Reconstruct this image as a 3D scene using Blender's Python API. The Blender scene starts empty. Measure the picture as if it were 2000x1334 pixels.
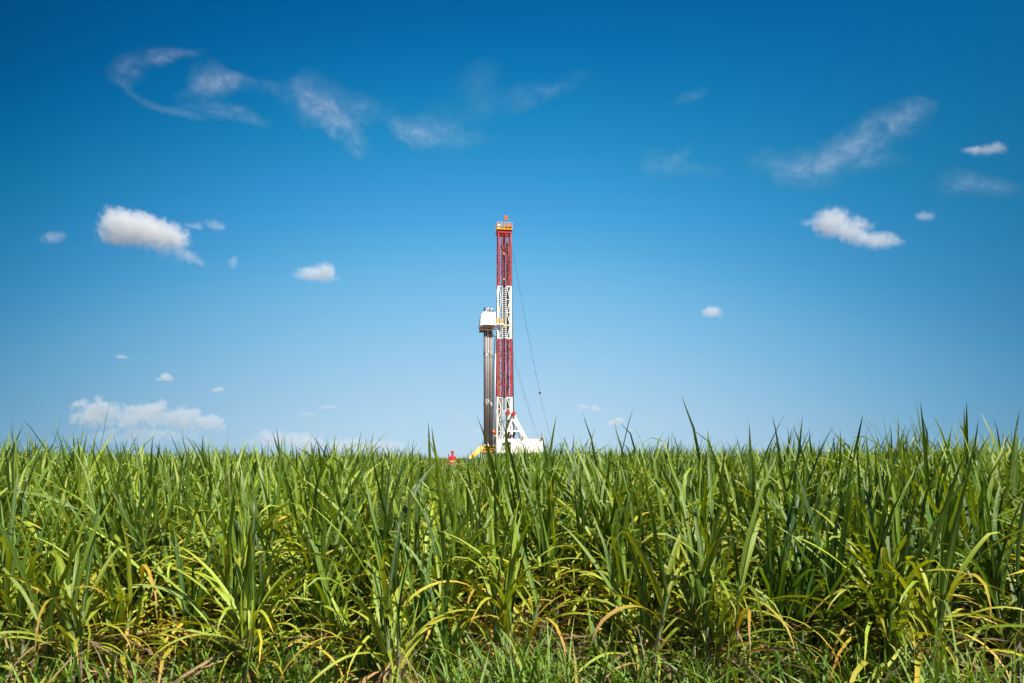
import bpy, bmesh, math, random
import numpy as np
from mathutils import Vector, Matrix

R = math.radians
PI = math.pi
scn = bpy.context.scene
col = scn.collection

# ------------------------------------------------------------------ camera
CAM_H = 2.15
HORIZON_PX = 895.0                      # the photograph is 2000 x 1334
cam_data = bpy.data.cameras.new('camera')
cam = bpy.data.objects.new('camera', cam_data)
col.objects.link(cam)
cam_data.sensor_width = 36.0
cam_data.lens = 28.0
cam_data.clip_start = 0.1
cam_data.clip_end = 80000.0
cam_data.shift_y = (HORIZON_PX - 667.0) / 2000.0
cam.location = (0, 0, CAM_H)
cam.rotation_euler = (PI / 2, 0, 0)
scn.camera = cam
FPX = 2000.0 * 28.0 / 36.0

# ------------------------------------------------------------------ sky, sun, exposure
EXPOSURE = 1.5
SUN_EL, SUN_ROT = R(55), R(136)
world = bpy.data.worlds.new('World')
scn.world = world
world.use_nodes = True
nt = world.node_tree
bg = nt.nodes['Background']
sky = nt.nodes.new('ShaderNodeTexSky')
sky.sky_type = 'NISHITA'
sky.sun_disc = False
sky.sun_elevation = SUN_EL
sky.sun_rotation = SUN_ROT
sky.altitude = 0
sky.air_density = 1.0
sky.dust_density = 1.0
sky.ozone_density = 1.5
# the pale belt of the low sky is deepest straight over the field and thins out to both sides
tc = nt.nodes.new('ShaderNodeTexCoord')
sp = nt.nodes.new('ShaderNodeSeparateXYZ')
nt.links.new(tc.outputs['Generated'], sp.inputs[0])
def wmath(op, a, b=None, clamp=False):
    n = nt.nodes.new('ShaderNodeMath'); n.operation = op; n.use_clamp = clamp
    for i, v in enumerate((a, b)):
        if v is None: continue
        if isinstance(v, (int, float)): n.inputs[i].default_value = v
        else: nt.links.new(v, n.inputs[i])
    return n.outputs[0]
x2 = wmath('MULTIPLY', sp.outputs[0], sp.outputs[0])
x2 = wmath('MINIMUM', x2, 0.34)
lift = wmath('MULTIPLY', x2, 0.50)
z2 = wmath('ADD', wmath('MULTIPLY', sp.outputs[2], 0.93), wmath('ADD', lift, 0.05))
cb = nt.nodes.new('ShaderNodeCombineXYZ')
nt.links.new(sp.outputs[0], cb.inputs[0]); nt.links.new(sp.outputs[1], cb.inputs[1]); nt.links.new(z2, cb.inputs[2])
nrm = nt.nodes.new('ShaderNodeVectorMath'); nrm.operation = 'NORMALIZE'
nt.links.new(cb.outputs[0], nrm.inputs[0])
nt.links.new(nrm.outputs[0], sky.inputs['Vector'])
sc1 = nt.nodes.new('ShaderNodeVectorMath'); sc1.operation = 'SCALE'; sc1.inputs['Scale'].default_value = 0.1
nt.links.new(sky.outputs[0], sc1.inputs[0])
cur = nt.nodes.new('ShaderNodeRGBCurve')          # polarised, saturated blue of the photograph
def curve(i, pts):
    c = cur.mapping.curves[i]
    while len(c.points) > 2: c.points.remove(c.points[1])
    c.points[0].location = pts[0]; c.points[-1].location = pts[-1]
    for p in pts[1:-1]: c.points.new(*p)
    for p in c.points: p.handle_type = 'AUTO_CLAMPED'
curve(0, [(0, 0), (0.09, 0.0005), (0.106, 0.0015), (0.118, 0.005), (0.135, 0.022), (0.157, 0.062), (0.21, 0.20), (0.29, 0.35), (0.405, 0.47), (1, 0.8)])
curve(1, [(0, 0), (0.14, 0.07), (0.171, 0.125), (0.186, 0.175), (0.212, 0.265), (0.246, 0.355), (0.325, 0.525), (0.478, 0.655), (1, 0.9)])
curve(2, [(0, 0), (0.25, 0.22), (0.302, 0.36), (0.324, 0.45), (0.36, 0.57), (0.403, 0.71), (0.484, 0.815), (1, 0.92)])
cur.mapping.update()
nt.links.new(sc1.outputs[0], cur.inputs['Color'])
sc2 = nt.nodes.new('ShaderNodeVectorMath'); sc2.operation = 'SCALE'; sc2.inputs['Scale'].default_value = 10.0 / 2 ** EXPOSURE
nt.links.new(cur.outputs[0], sc2.inputs[0])
side = wmath('SUBTRACT', 1.0, wmath('MULTIPLY', x2, 1.15))
sc3 = nt.nodes.new('ShaderNodeVectorMath'); sc3.operation = 'SCALE'
nt.links.new(sc2.outputs[0], sc3.inputs[0]); nt.links.new(side, sc3.inputs['Scale'])
nt.links.new(sc3.outputs[0], bg.inputs[0])
bg.inputs[1].default_value = 0.1

sun_data = bpy.data.lights.new('sun', 'SUN')
sun_data.energy = 5.0
sun_data.angle = R(0.5)
sun_data.color = (1.0, 0.94, 0.80)
sun = bpy.data.objects.new('sun', sun_data)
col.objects.link(sun)
to_sun = Vector((math.sin(SUN_ROT) * math.cos(SUN_EL), math.cos(SUN_ROT) * math.cos(SUN_EL), math.sin(SUN_EL)))
sun.rotation_euler = (-to_sun).to_track_quat('-Z', 'Y').to_euler()
sun.location = to_sun * 300

vs = scn.view_settings
vs.view_transform = 'Standard'; vs.look = 'None'; vs.exposure = EXPOSURE; vs.gamma = 1.0
vs.use_curve_mapping = False
scn.cycles.use_denoising = True
scn.cycles.use_adaptive_sampling = True
scn.cycles.adaptive_threshold = 0.025
scn.cycles.adaptive_min_samples = 12
scn.cycles.max_bounces = 8
scn.cycles.transmission_bounces = 6
scn.cycles.diffuse_bounces = 2
scn.cycles.volume_bounces = 4
scn.cycles.transparent_max_bounces = 12
scn.cycles.volume_max_steps = 256

# ------------------------------------------------------------------ helpers
def tag(o, label=None, cat=None, group=None, kind=None):
    if label: o['label'] = label
    if cat: o['category'] = cat
    if group: o['group'] = group
    if kind: o['kind'] = kind
    return o

def empty(name, loc=(0, 0, 0), rz=0.0):
    o = bpy.data.objects.new(name, None)
    col.objects.link(o)
    o.location = loc; o.rotation_euler = (0, 0, rz)
    o.empty_display_size = 0.2
    return o

def link(name, mesh, parent=None, loc=None, rot=None, scale=None):
    o = bpy.data.objects.new(name, mesh)
    col.objects.link(o)
    if parent is not None: o.parent = parent
    if loc is not None: o.location = loc
    if rot is not None: o.rotation_euler = rot
    if scale is not None: o.scale = (scale,) * 3 if isinstance(scale, (int, float)) else scale
    return o

class Nodes:
    def __init__(self, name):
        self.m = bpy.data.materials.new(name); self.m.use_nodes = True
        self.nt = self.m.node_tree; self.nt.nodes.clear()
        self.out = self.add('ShaderNodeOutputMaterial')
    def add(self, t, **kw):
        n = self.nt.nodes.new(t)
        for k, v in kw.items(): setattr(n, k, v)
        return n
    def set(self, sock, v):
        if hasattr(v, 'is_output') or isinstance(v, bpy.types.NodeSocket): self.nt.links.new(v, sock)
        else: sock.default_value = v
    def math(self, op, a, b=None, c=None, clamp=False):
        n = self.add('ShaderNodeMath', operation=op, use_clamp=clamp)
        for i, v in enumerate((a, b, c)):
            if v is not None: self.set(n.inputs[i], v)
        return n.outputs[0]
    def vmath(self, op, a, b=None, scale=None):
        n = self.add('ShaderNodeVectorMath', operation=op)
        self.set(n.inputs[0], a)
        if b is not None: self.set(n.inputs[1], b)
        if scale is not None: self.set(n.inputs['Scale'], scale)
        return n.outputs[1] if op in ('LENGTH', 'DOT_PRODUCT', 'DISTANCE') else n.outputs[0]
    def noise(self, vec, scale, detail=3, rough=0.55, dist=0.0):
        n = self.add('ShaderNodeTexNoise')
        if vec is not None: self.set(n.inputs['Vector'], vec)
        n.inputs['Scale'].default_value = scale; n.inputs['Detail'].default_value = detail
        n.inputs['Roughness'].default_value = rough; n.inputs['Distortion'].default_value = dist
        return n
    def ramp(self, fac, stops, interp='LINEAR'):
        n = self.add('ShaderNodeValToRGB'); cr = n.color_ramp; cr.interpolation = interp
        while len(cr.elements) < len(stops): cr.elements.new(0.5)
        for e, (p, c) in zip(cr.elements, stops):
            e.position = p; e.color = (*c, 1.0)
        self.set(n.inputs[0], fac)
        return n.outputs[0]
    def mix(self, fac, a, b, blend='MIX'):
        n = self.add('ShaderNodeMix', data_type='RGBA', blend_type=blend)
        self.set(n.inputs[0], fac); self.set(n.inputs[6], a); self.set(n.inputs[7], b)
        return n.outputs[2]

def paint(name, rgb, rough=0.45, metal=0.0, dirt=0.35, dirt_rgb=(0.12, 0.07, 0.04), scale=1.2, bump=0.02):
    k = Nodes(name)
    tcn = k.add('ShaderNodeTexCoord')
    n1 = k.noise(tcn.outputs['Object'], scale, 6, 0.65)
    n2 = k.noise(tcn.outputs['Object'], scale * 9, 3, 0.6)
    f = k.math('MULTIPLY', k.math('SUBTRACT', n1.outputs[0], 0.45, clamp=True), dirt * 3.0, clamp=True)
    f = k.math('MULTIPLY', f, k.math('ADD', n2.outputs[0], 0.35), clamp=True)
    c = k.mix(f, (*rgb, 1), (*dirt_rgb, 1))
    b = k.add('ShaderNodeBsdfPrincipled')
    k.set(b.inputs['Base Color'], c); b.inputs['Metallic'].default_value = metal
    k.set(b.inputs['Roughness'], k.math('ADD', k.math('MULTIPLY', n2.outputs[0], 0.25), rough - 0.1))
    bp = k.add('ShaderNodeBump'); bp.inputs['Strength'].default_value = 0.3; bp.inputs['Distance'].default_value = bump
    k.set(bp.inputs['Height'], n2.outputs[0]); k.set(b.inputs['Normal'], bp.outputs[0])
    k.nt.links.new(b.outputs[0], k.out.inputs[0])
    return k.m

M = {}
M['red'] = paint('red_paint', (0.30, 0.012, 0.02), 0.45, dirt=0.5, dirt_rgb=(0.16, 0.04, 0.03))
M['white'] = paint('white_paint', (0.62, 0.61, 0.585), 0.45, dirt=0.22, dirt_rgb=(0.33, 0.26, 0.19))
M['yellow'] = paint('yellow_paint', (0.50, 0.25, 0.008), 0.42, dirt=0.25)
M['orange'] = paint('orange_paint', (0.52, 0.085, 0.01), 0.42, dirt=0.2)
M['dark'] = paint('dark_steel', (0.03, 0.027, 0.028), 0.55, dirt=0.4)
M['brown_steel'] = paint('brown_steel', (0.075, 0.035, 0.022), 0.6, dirt=0.4)
M['rubber'] = paint('black_rubber', (0.014, 0.014, 0.016), 0.6, dirt=0.1)
M['cable'] = paint('steel_cable', (0.05, 0.055, 0.065), 0.5, metal=0.3, dirt=0.1)
M['galv'] = paint('galvanised_steel', (0.38, 0.38, 0.40), 0.4, metal=0.5, dirt=0.3)
M['blue'] = paint('blue_paint', (0.015, 0.10, 0.33), 0.4, dirt=0.25)
M['pipe_grey'] = paint('grey_pipe_steel', (0.19, 0.18, 0.19), 0.55, metal=0.0, dirt=0.5, dirt_rgb=(0.16, 0.08, 0.045), scale=0.6)
M['pipe_rust'] = paint('rusty_pipe_steel', (0.17, 0.125, 0.10), 0.6, metal=0.2, dirt=0.4, dirt_rgb=(0.12, 0.075, 0.055), scale=0.6)
M['pipe_dark'] = paint('dark_pipe_steel', (0.05, 0.05, 0.065), 0.5, metal=0.0, dirt=0.4, scale=0.6)
M['coverall'] = paint('red_coverall_cloth', (0.42, 0.008, 0.014), 0.85, dirt=0.15, scale=6, bump=0.01)
M['skin'] = paint('skin', (0.34, 0.19, 0.125), 0.55, dirt=0.05, scale=8)
M['reflective'] = paint('reflective_tape', (0.78, 0.78, 0.75), 0.4, dirt=0.1, scale=8)
M['boot'] = paint('boot_leather', (0.03, 0.02, 0.014), 0.6, dirt=0.2, scale=8)

# ------------------------------------------------------------------ leaf, stalk and soil materials
def leaf_material():
    k = Nodes('sugarcane_leaf')
    uv = k.add('ShaderNodeUVMap'); uv.uv_map = 'UVMap'
    s = k.add('ShaderNodeSeparateXYZ'); k.set(s.inputs[0], uv.outputs[0])
    u, v = s.outputs[0], s.outputs[1]
    at = k.add('ShaderNodeAttribute', attribute_name='leafage'); age = at.outputs['Fac']
    ar = k.add('ShaderNodeAttribute', attribute_name='leafrnd'); rnd = ar.outputs['Fac']
    oi = k.add('ShaderNodeObjectInfo')
    wn = k.noise(None, 1, 4, 0.6)
    tcn = k.add('ShaderNodeTexCoord'); k.set(wn.inputs['Vector'], tcn.outputs['Object']); wn.inputs['Scale'].default_value = 9
    # older towards the tip and, unevenly, along the margins
    edge = k.math('ABSOLUTE', k.math('SUBTRACT', u, 0.5))
    a = k.math('ADD', k.math('ADD', age, 0.015), k.math('MULTIPLY', k.math('SUBTRACT', oi.outputs['Random'], 0.5), 0.16))
    a = k.math('ADD', a, k.math('MULTIPLY', k.math('SUBTRACT', rnd, 0.5), 0.10))
    tipf = k.math('POWER', v, 5.0)
    a = k.math('ADD', a, k.math('MULTIPLY', tipf, k.math('ADD', k.math('MULTIPLY', age, 0.5), 0.06)))
    a = k.math('ADD', a, k.math('MULTIPLY', k.math('SUBTRACT', wn.outputs[0], 0.5), k.math('ADD', k.math('MULTIPLY', age, 0.45), 0.05)))
    a = k.math('ADD', a, k.math('MULTIPLY', edge, k.math('MULTIPLY', age, 0.22)))
    old = k.math('SUBTRACT', age, 0.38, clamp=True)      # an old leaf fades from its tip back to a greener base
    a = k.math('ADD', a, k.math('MULTIPLY', k.math('MULTIPLY', old, k.math('SUBTRACT', v, 0.6)), k.math('SUBTRACT', 1.9, k.math('MULTIPLY', age, 1.9))))
    c = k.ramp(a, [(0.0, (0.026, 0.060, 0.006)), (0.14, (0.072, 0.132, 0.010)), (0.30, (0.160, 0.222, 0.017)),
                   (0.48, (0.235, 0.245, 0.020)), (0.62, (0.34, 0.245, 0.022)), (0.74, (0.34, 0.18, 0.034)),
                   (0.86, (0.27, 0.165, 0.086)), (1.0, (0.20, 0.127, 0.072))])
    # parallel veins and pale midrib
    vein = k.math('SINE', k.math('MULTIPLY', u, 75.0))
    c = k.mix(k.math('MULTIPLY', k.math('ADD', vein, 1.0), 0.09), c, (0.01, 0.02, 0.004, 1))
    rib = k.math('SUBTRACT', 1.0, k.math('DIVIDE', edge, 0.095), clamp=True)
    rib = k.math('MULTIPLY', k.math('MULTIPLY', rib, k.math('SUBTRACT', 1.05, v, clamp=True)), k.math('SUBTRACT', 1.25, age, clamp=True))
    c = k.mix(k.math('MULTIPLY', rib, 0.7, clamp=True), c, (0.30, 0.34, 0.13, 1))
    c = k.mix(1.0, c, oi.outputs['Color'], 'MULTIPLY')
    b = k.add('ShaderNodeBsdfPrincipled')
    k.set(b.inputs['Base Color'], c)
    k.set(b.inputs['Roughness'], k.math('ADD', k.math('MULTIPLY', age, 0.3), 0.38))
    b.inputs['Specular IOR Level'].default_value = 0.34
    bp = k.add('ShaderNodeBump'); bp.inputs['Strength'].default_value = 0.25; bp.inputs['Distance'].default_value = 0.002
    k.set(bp.inputs['Height'], vein); k.set(b.inputs['Normal'], bp.outputs[0])
    tr = k.add('ShaderNodeBsdfTranslucent')
    hs = k.add('ShaderNodeHueSaturation'); hs.inputs['Hue'].default_value = 0.485; hs.inputs['Saturation'].default_value = 1.1
    hs.inputs['Value'].default_value = 1.7
    k.set(hs.inputs['Color'], c); k.set(tr.inputs[0], hs.outputs[0])
    mx = k.add('ShaderNodeMixShader')
    k.set(mx.inputs[0], 0.24)
    k.nt.links.new(b.outputs[0], mx.inputs[1]); k.nt.links.new(tr.outputs[0], mx.inputs[2])
    k.nt.links.new(mx.outputs[0], k.out.inputs[0])
    return k.m
M['leaf'] = leaf_material()

def stalk_material():
    k = Nodes('sugarcane_stalk')
    uv = k.add('ShaderNodeUVMap'); uv.uv_map = 'UVMap'
    s = k.add('ShaderNodeSeparateXYZ'); k.set(s.inputs[0], uv.outputs[0])
    tcn = k.add('ShaderNodeTexCoord')
    n = k.noise(tcn.outputs['Object'], 14, 5, 0.65)
    a = k.math('ADD', s.outputs[1], k.math('MULTIPLY', k.math('SUBTRACT', n.outputs[0], 0.5), 0.5))
    c = k.ramp(a, [(0.0, (0.11, 0.072, 0.05)), (0.3, (0.24, 0.17, 0.12)), (0.55, (0.27, 0.22, 0.16)), (0.72, (0.22, 0.25, 0.12)), (0.95, (0.11, 0.19, 0.045))])
    c = k.mix(k.math('MULTIPLY', n.outputs[0], 0.45), c, (0.075, 0.045, 0.03, 1))
    b = k.add('ShaderNodeBsdfPrincipled'); k.set(b.inputs['Base Color'], c); b.inputs['Roughness'].default_value = 0.6
    k.nt.links.new(b.outputs[0], k.out.inputs[0])
    return k.m
M['stalk'] = stalk_material()

def soil_material(name, c0, c1, c2, scale=1.0):
    k = Nodes(name)
    tcn = k.add('ShaderNodeTexCoord')
    n1 = k.noise(tcn.outputs['Object'], 0.7 * scale, 8, 0.7)
    n2 = k.noise(tcn.outputs['Object'], 22 * scale, 5, 0.7)
    c = k.mix(n1.outputs[0], (*c0, 1), (*c1, 1))
    c = k.mix(k.math('MULTIPLY', k.math('SUBTRACT', n2.outputs[0], 0.5, clamp=True), 3.0, clamp=True), c, (*c2, 1))
    b = k.add('ShaderNodeBsdfPrincipled'); k.set(b.inputs['Base Color'], c); b.inputs['Roughness'].default_value = 0.95
    bp = k.add('ShaderNodeBump'); bp.inputs['Strength'].default_value = 0.8; bp.inputs['Distance'].default_value = 0.04
    k.set(bp.inputs['Height'], n2.outputs[0]); k.set(b.inputs['Normal'], bp.outputs[0])
    k.nt.links.new(b.outputs[0], k.out.inputs[0])
    return k.m
M['soil'] = soil_material('field_soil', (0.05, 0.033, 0.022), (0.095, 0.066, 0.043), (0.15, 0.11, 0.07))
M['gravel'] = soil_material('pad_gravel', (0.20, 0.16, 0.12), (0.30, 0.25, 0.19), (0.36, 0.31, 0.25))

# ------------------------------------------------------------------ mesh builder for hard things
class MB:
    def __init__(self): self.v = []; self.f = []; self.mi = []
    def _add(self, vs_, fs, mi=0):
        n = len(self.v)
        self.v += [tuple(p) for p in vs_]
        self.f += [tuple(i + n for i in q) for q in fs]
        self.mi += [mi] * len(fs)
    def box(self, c, s, mi=0, rot=None):
        x, y, z = (a / 2 for a in s)
        pts = [Vector((sx * x, sy * y, sz * z)) for sz in (-1, 1) for sy in (-1, 1) for sx in (-1, 1)]
        if rot is not None: pts = [rot @ p for p in pts]
        pts = [p + Vector(c) for p in pts]
        self._add(pts, [(0, 2, 3, 1), (4, 5, 7, 6), (0, 1, 5, 4), (2, 6, 7, 3), (0, 4, 6, 2), (1, 3, 7, 5)], mi)
        return self
    def bar(self, a, b, w, d=None, mi=0, up=(0, 1, 0)):
        a, b = Vector(a), Vector(b); d = d or w
        t = (b - a); L = t.length; t.normalize()
        u = Vector(up)
        if abs(t.dot(u)) > 0.95: u = Vector((1, 0, 0))
        s = t.cross(u).normalized(); u = s.cross(t).normalized()
        pts = [p + s * (w / 2 * i) + u * (d / 2 * j) for p in (a, b) for j in (-1, 1) for i in (-1, 1)]
        self._add(pts, [(0, 1, 3, 2), (4, 6, 7, 5), (0, 4, 5, 1), (2, 3, 7, 6), (0, 2, 6, 4), (1, 5, 7, 3)], mi)
        return self
    def tube(self, path, r, n=8, mi=0, caps=True):
        path = [Vector(p) for p in path]
        rs = r if isinstance(r, (list, tuple)) else [r] * len(path)
        rings = []
        for i, p in enumerate(path):
            t = (path[min(i + 1, len(path) - 1)] - path[max(i - 1, 0)]).normalized()
            u = Vector((0, 1, 0)) if abs(t.y) < 0.9 else Vector((1, 0, 0))
            s = t.cross(u).normalized(); u = s.cross(t).normalized()
            rings.append([p + s * (rs[i] * math.cos(2 * PI * k / n)) + u * (rs[i] * math.sin(2 * PI * k / n)) for k in range(n)])
        vs_ = [q for ring in rings for q in ring]
        fs = [(i * n + k, i * n + (k + 1) % n, (i + 1) * n + (k + 1) % n, (i + 1) * n + k) for i in range(len(path) - 1) for k in range(n)]
        if caps:
            fs.append(tuple(reversed(range(n)))); fs.append(tuple((len(path) - 1) * n + k for k in range(n)))
        self._add(vs_, fs, mi)
        return self
    def poly(self, pts, thick, axis=1, mi=0):
        """outline in the x-z plane (axis 1) or y-z plane (axis 0) with a thickness"""
        n = len(pts); h = thick / 2
        def P(p, s): return (p[0], p[2] + s * h, p[1]) if axis == 1 else (p[2] + s * h, p[0], p[1])
        vs_ = [P(p, -1) for p in pts] + [P(p, 1) for p in pts]
        fs = [tuple(range(n)), tuple(reversed(range(n, 2 * n)))] + [(i, i + n, (i + 1) % n + n, (i + 1) % n) for i in range(n)]
        self._add(vs_, fs, mi)
        return self
    def mesh(self, name, mats, bevel=0.0, smooth=False):
        me = bpy.data.meshes.new(name)
        me.from_pydata(self.v, [], self.f)
        for m in (mats if isinstance(mats, (list, tuple)) else [mats]): me.materials.append(M[m] if isinstance(m, str) else m)
        me.polygons.foreach_set('material_index', self.mi)
        bm = bmesh.new(); bm.from_mesh(me)
        bmesh.ops.recalc_face_normals(bm, faces=bm.faces)
        if bevel > 0: bmesh.ops.bevel(bm, geom=list(bm.edges), offset=bevel, segments=1, affect='EDGES', clamp_overlap=True)
        bm.to_mesh(me); bm.free()
        if smooth: me.shade_smooth()
        me.update()
        return me
    def build(self, name, mats, parent=None, bevel=0.0, smooth=False, **kw):
        return link(name, self.mesh(name, mats, bevel, smooth), parent, **kw)

# ------------------------------------------------------------------ the ground
def value_noise(seed):
    rg = np.random.default_rng(seed); g = rg.random((64, 64))
    def f(x, y):
        xi, yi = np.floor(x).astype(int), np.floor(y).astype(int); fx, fy = x - xi, y - yi
        fx, fy = fx * fx * (3 - 2 * fx), fy * fy * (3 - 2 * fy)
        q = lambda a, b: g[a % 64, b % 64]
        return (q(xi, yi) * (1 - fx) + q(xi + 1, yi) * fx) * (1 - fy) + (q(xi, yi + 1) * (1 - fx) + q(xi + 1, yi + 1) * fx) * fy
    return f
vn1, vn2 = value_noise(3), value_noise(9)

def grid_ground():
    xs = np.concatenate([np.linspace(-30000, -60, 8), np.linspace(-50, -16, 8), np.linspace(-15, 15, 91), np.linspace(16, 50, 8), np.linspace(60, 30000, 8)])
    ys = np.concatenate([np.linspace(-3000, -4, 5), np.linspace(-3, 24, 82), np.linspace(26, 60, 10), np.linspace(80, 60000, 10)])
    X, Y = np.meshgrid(xs, ys)
    near = (np.abs(X) < 15.1) & (Y > -3.1) & (Y < 24.1)
    Z = np.where(near, (vn1(X * 1.7 + 40, Y * 1.7 + 10) - 0.5) * 0.10, 0.0)
    V = np.stack([X.ravel(), Y.ravel(), Z.ravel()], 1)
    nx = len(xs)
    F = [(j * nx + i, j * nx + i + 1, (j + 1) * nx + i + 1, (j + 1) * nx + i) for j in range(len(ys) - 1) for i in range(nx - 1)]
    me = bpy.data.meshes.new('ground'); me.from_pydata(V.tolist(), [], F); me.materials.append(M['soil']); me.shade_smooth()
    return tag(link('ground', me), kind='structure')
grid_ground()

PAD_Z = 0.9
def make_pad():
    x0, x1, y0, y1, e = -46, 46, 57, 178, 1.6
    me = bpy.data.meshes.new('gravel_pad')
    v = [(x0 - e, y0 - e, -0.05), (x1 + e, y0 - e, -0.05), (x1 + e, y1 + e, -0.05), (x0 - e, y1 + e, -0.05),
         (x0, y0, PAD_Z), (x1, y0, PAD_Z), (x1, y1, PAD_Z), (x0, y1, PAD_Z)]
    me.from_pydata(v, [], [(4, 5, 6, 7), (0, 1, 5, 4), (1, 2, 6, 5), (2, 3, 7, 6), (3, 0, 4, 7)])
    me.materials.append(M['gravel'])
    tag(link('gravel_pad', me), 'raised gravel pad carrying the drilling rig behind the cane', kind='structure')
make_pad()
# ------------------------------------------------------------------ sugarcane: leaf and stalk shapes
rng = np.random.default_rng(41)

def leaf_shape(L, W, th0, bend, power, twist, fold, nseg, rg, kink=None, wave=0.0, narrow=False):
    """vertices, quads, uvs of one strap leaf: base at the origin, rising along +Z and bending towards +X"""
    s = np.linspace(0, 1, nseg + 1)
    th = th0 + bend * s ** power
    if kink is not None: th = th + kink[1] / (1 + np.exp(-(s - kink[0]) * 60))
    ds = L / nseg
    thm = (th[1:] + th[:-1]) / 2
    px = np.concatenate([[0], np.cumsum(np.sin(thm) * ds)]); pz = np.concatenate([[0], np.cumsum(np.cos(thm) * ds)])
    side = np.cumsum(rg.normal(0, 0.02, nseg + 1)) * L * (wave + 0.4) * s
    w = W * np.clip((s + 0.10) ** 0.38 * (1 - s) ** (0.8 if not narrow else 0.6) * 1.42, 0.0, 1.2)
    w[-1] = W * 0.01
    V, UV = [], []
    for i in range(nseg + 1):
        t = np.array([math.sin(th[i]), 0, math.cos(th[i])]); n = np.array([-math.cos(th[i]), 0, math.sin(th[i])]); b = np.array([0, 1.0, 0])
        tw = twist * s[i] ** 1.3 + wave * math.sin(s[i] * 17 + L * 9) * 0.5
        bb = b * math.cos(tw) + n * math.sin(tw); nn = -b * math.sin(tw) + n * math.cos(tw)
        c = np.array([px[i], side[i], pz[i]])
        up = fold * (1 - 0.75 * s[i])
        for q, uu in ((-1, 0.0), (0, 0.5), (1, 1.0)):
            V.append(c + bb * (q * w[i] / 2 * math.cos(up)) + nn * (abs(q) * w[i] / 2 * math.sin(up))); UV.append((uu, s[i]))
    F = [(i * 3 + a, i * 3 + a + 1, i * 3 + a + 4, i * 3 + a + 3) for i in range(nseg) for a in (0, 1)]
    return np.array(V), F, np.array(UV)

KINDS = {'upright': 9, 'erect': 9, 'arching': 10, 'drooping': 6, 'dead': 7}
def random_leaf(kind, rg, nseg):
    u = rg.uniform
    kink = None
    if kind == 'upright':
        if u() < 0.2: kink = (u(0.72, 0.9), u(0.7, 1.9))
        return leaf_shape(u(0.85, 1.35), u(0.046, 0.070), u(0.02, 0.28), u(0.1, 0.6), 1.7, u(-1.2, 1.2), 0.5, nseg, rg, kink), u(0.0, 0.22)
    if kind == 'erect':
        if u() < 0.2: kink = (u(0.5, 0.85), u(0.6, 1.6))
        return leaf_shape(u(0.95, 1.40), u(0.048, 0.072), u(0.22, 0.60), u(0.5, 1.5), 1.5, u(-1.3, 1.3), 0.45, nseg, rg, kink), u(0.08, 0.34)
    if kind == 'arching':
        return leaf_shape(u(0.9, 1.35), u(0.036, 0.058), u(0.35, 0.9), u(1.5, 2.5), u(1.1, 1.7), u(-1.2, 1.2), 0.35, nseg, rg), u(0.22, 0.50)
    if kind == 'drooping':
        return leaf_shape(u(0.75, 1.15), u(0.042, 0.062), u(0.5, 1.0), u(1.7, 2.4), u(0.8, 1.2), u(-1.2, 1.2), 0.3, nseg, rg), u(0.46, 0.74)
    return leaf_shape(u(0.5, 0.95), u(0.022, 0.044), u(0.9, 2.3), u(0.5, 1.5), u(0.6, 1.3), u(-4, 4), 0.9, nseg, rg, None, 0.5, True), u(0.84, 1.0)

def mesh_from(name, parts, mats):
    """parts: list of (V, F, UV, age, rnd, material index)"""
    Vs, Fs, Us, ag, rn, mi = [], [], [], [], [], []
    n = 0
    for V, F, UV, a, r_, m in parts:
        Vs.append(V); Us.append(UV); ag.append(np.full(len(V), a)); rn.append(np.full(len(V), r_)); mi += [m] * len(F)
        F = np.asarray(F); Fs.append(F + n); n += len(V)
    V = np.concatenate(Vs); F = np.concatenate(Fs); U = np.concatenate(Us)
    me = bpy.data.meshes.new(name)
    me.vertices.add(len(V)); me.vertices.foreach_set('co', V.astype(np.float32).ravel())
    me.loops.add(F.size); me.loops.foreach_set('vertex_index', F.astype(np.int32).ravel())
    me.polygons.add(len(F)); me.polygons.foreach_set('loop_start', np.arange(0, F.size, 4, dtype=np.int32))
    me.polygons.foreach_set('material_index', np.array(mi, dtype=np.int32))
    me.polygons.foreach_set('use_smooth', np.ones(len(F), dtype=bool))
    uvl = me.uv_layers.new(name='UVMap'); uvl.data.foreach_set('uv', U[F.ravel()].astype(np.float32).ravel())
    for nm, arr in (('leafage', ag), ('leafrnd', rn)):
        a = me.attributes.new(nm, 'FLOAT', 'POINT'); a.data.foreach_set('value', np.concatenate(arr).astype(np.float32))
    for m in mats: me.materials.append(M[m])
    me.update(calc_edges=True); me.validate()
    return me

def rot_z(V, a):
    c, s = math.cos(a), math.sin(a)
    return np.stack([V[:, 0] * c - V[:, 1] * s, V[:, 0] * s + V[:, 1] * c, V[:, 2]], 1)

LEAVES = {}                                  # shared single-leaf meshes for the clumps nearest the camera
for kd, cnt in KINDS.items():
    LEAVES[kd] = []
    for i in range(cnt):
        (V, F, UV), age = random_leaf(kd, rng, 11 if kd != 'dead' else 8)
        LEAVES[kd].append(mesh_from('leaf', [(V, F, UV, age, rng.random(), 0)], ['leaf']))

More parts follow.
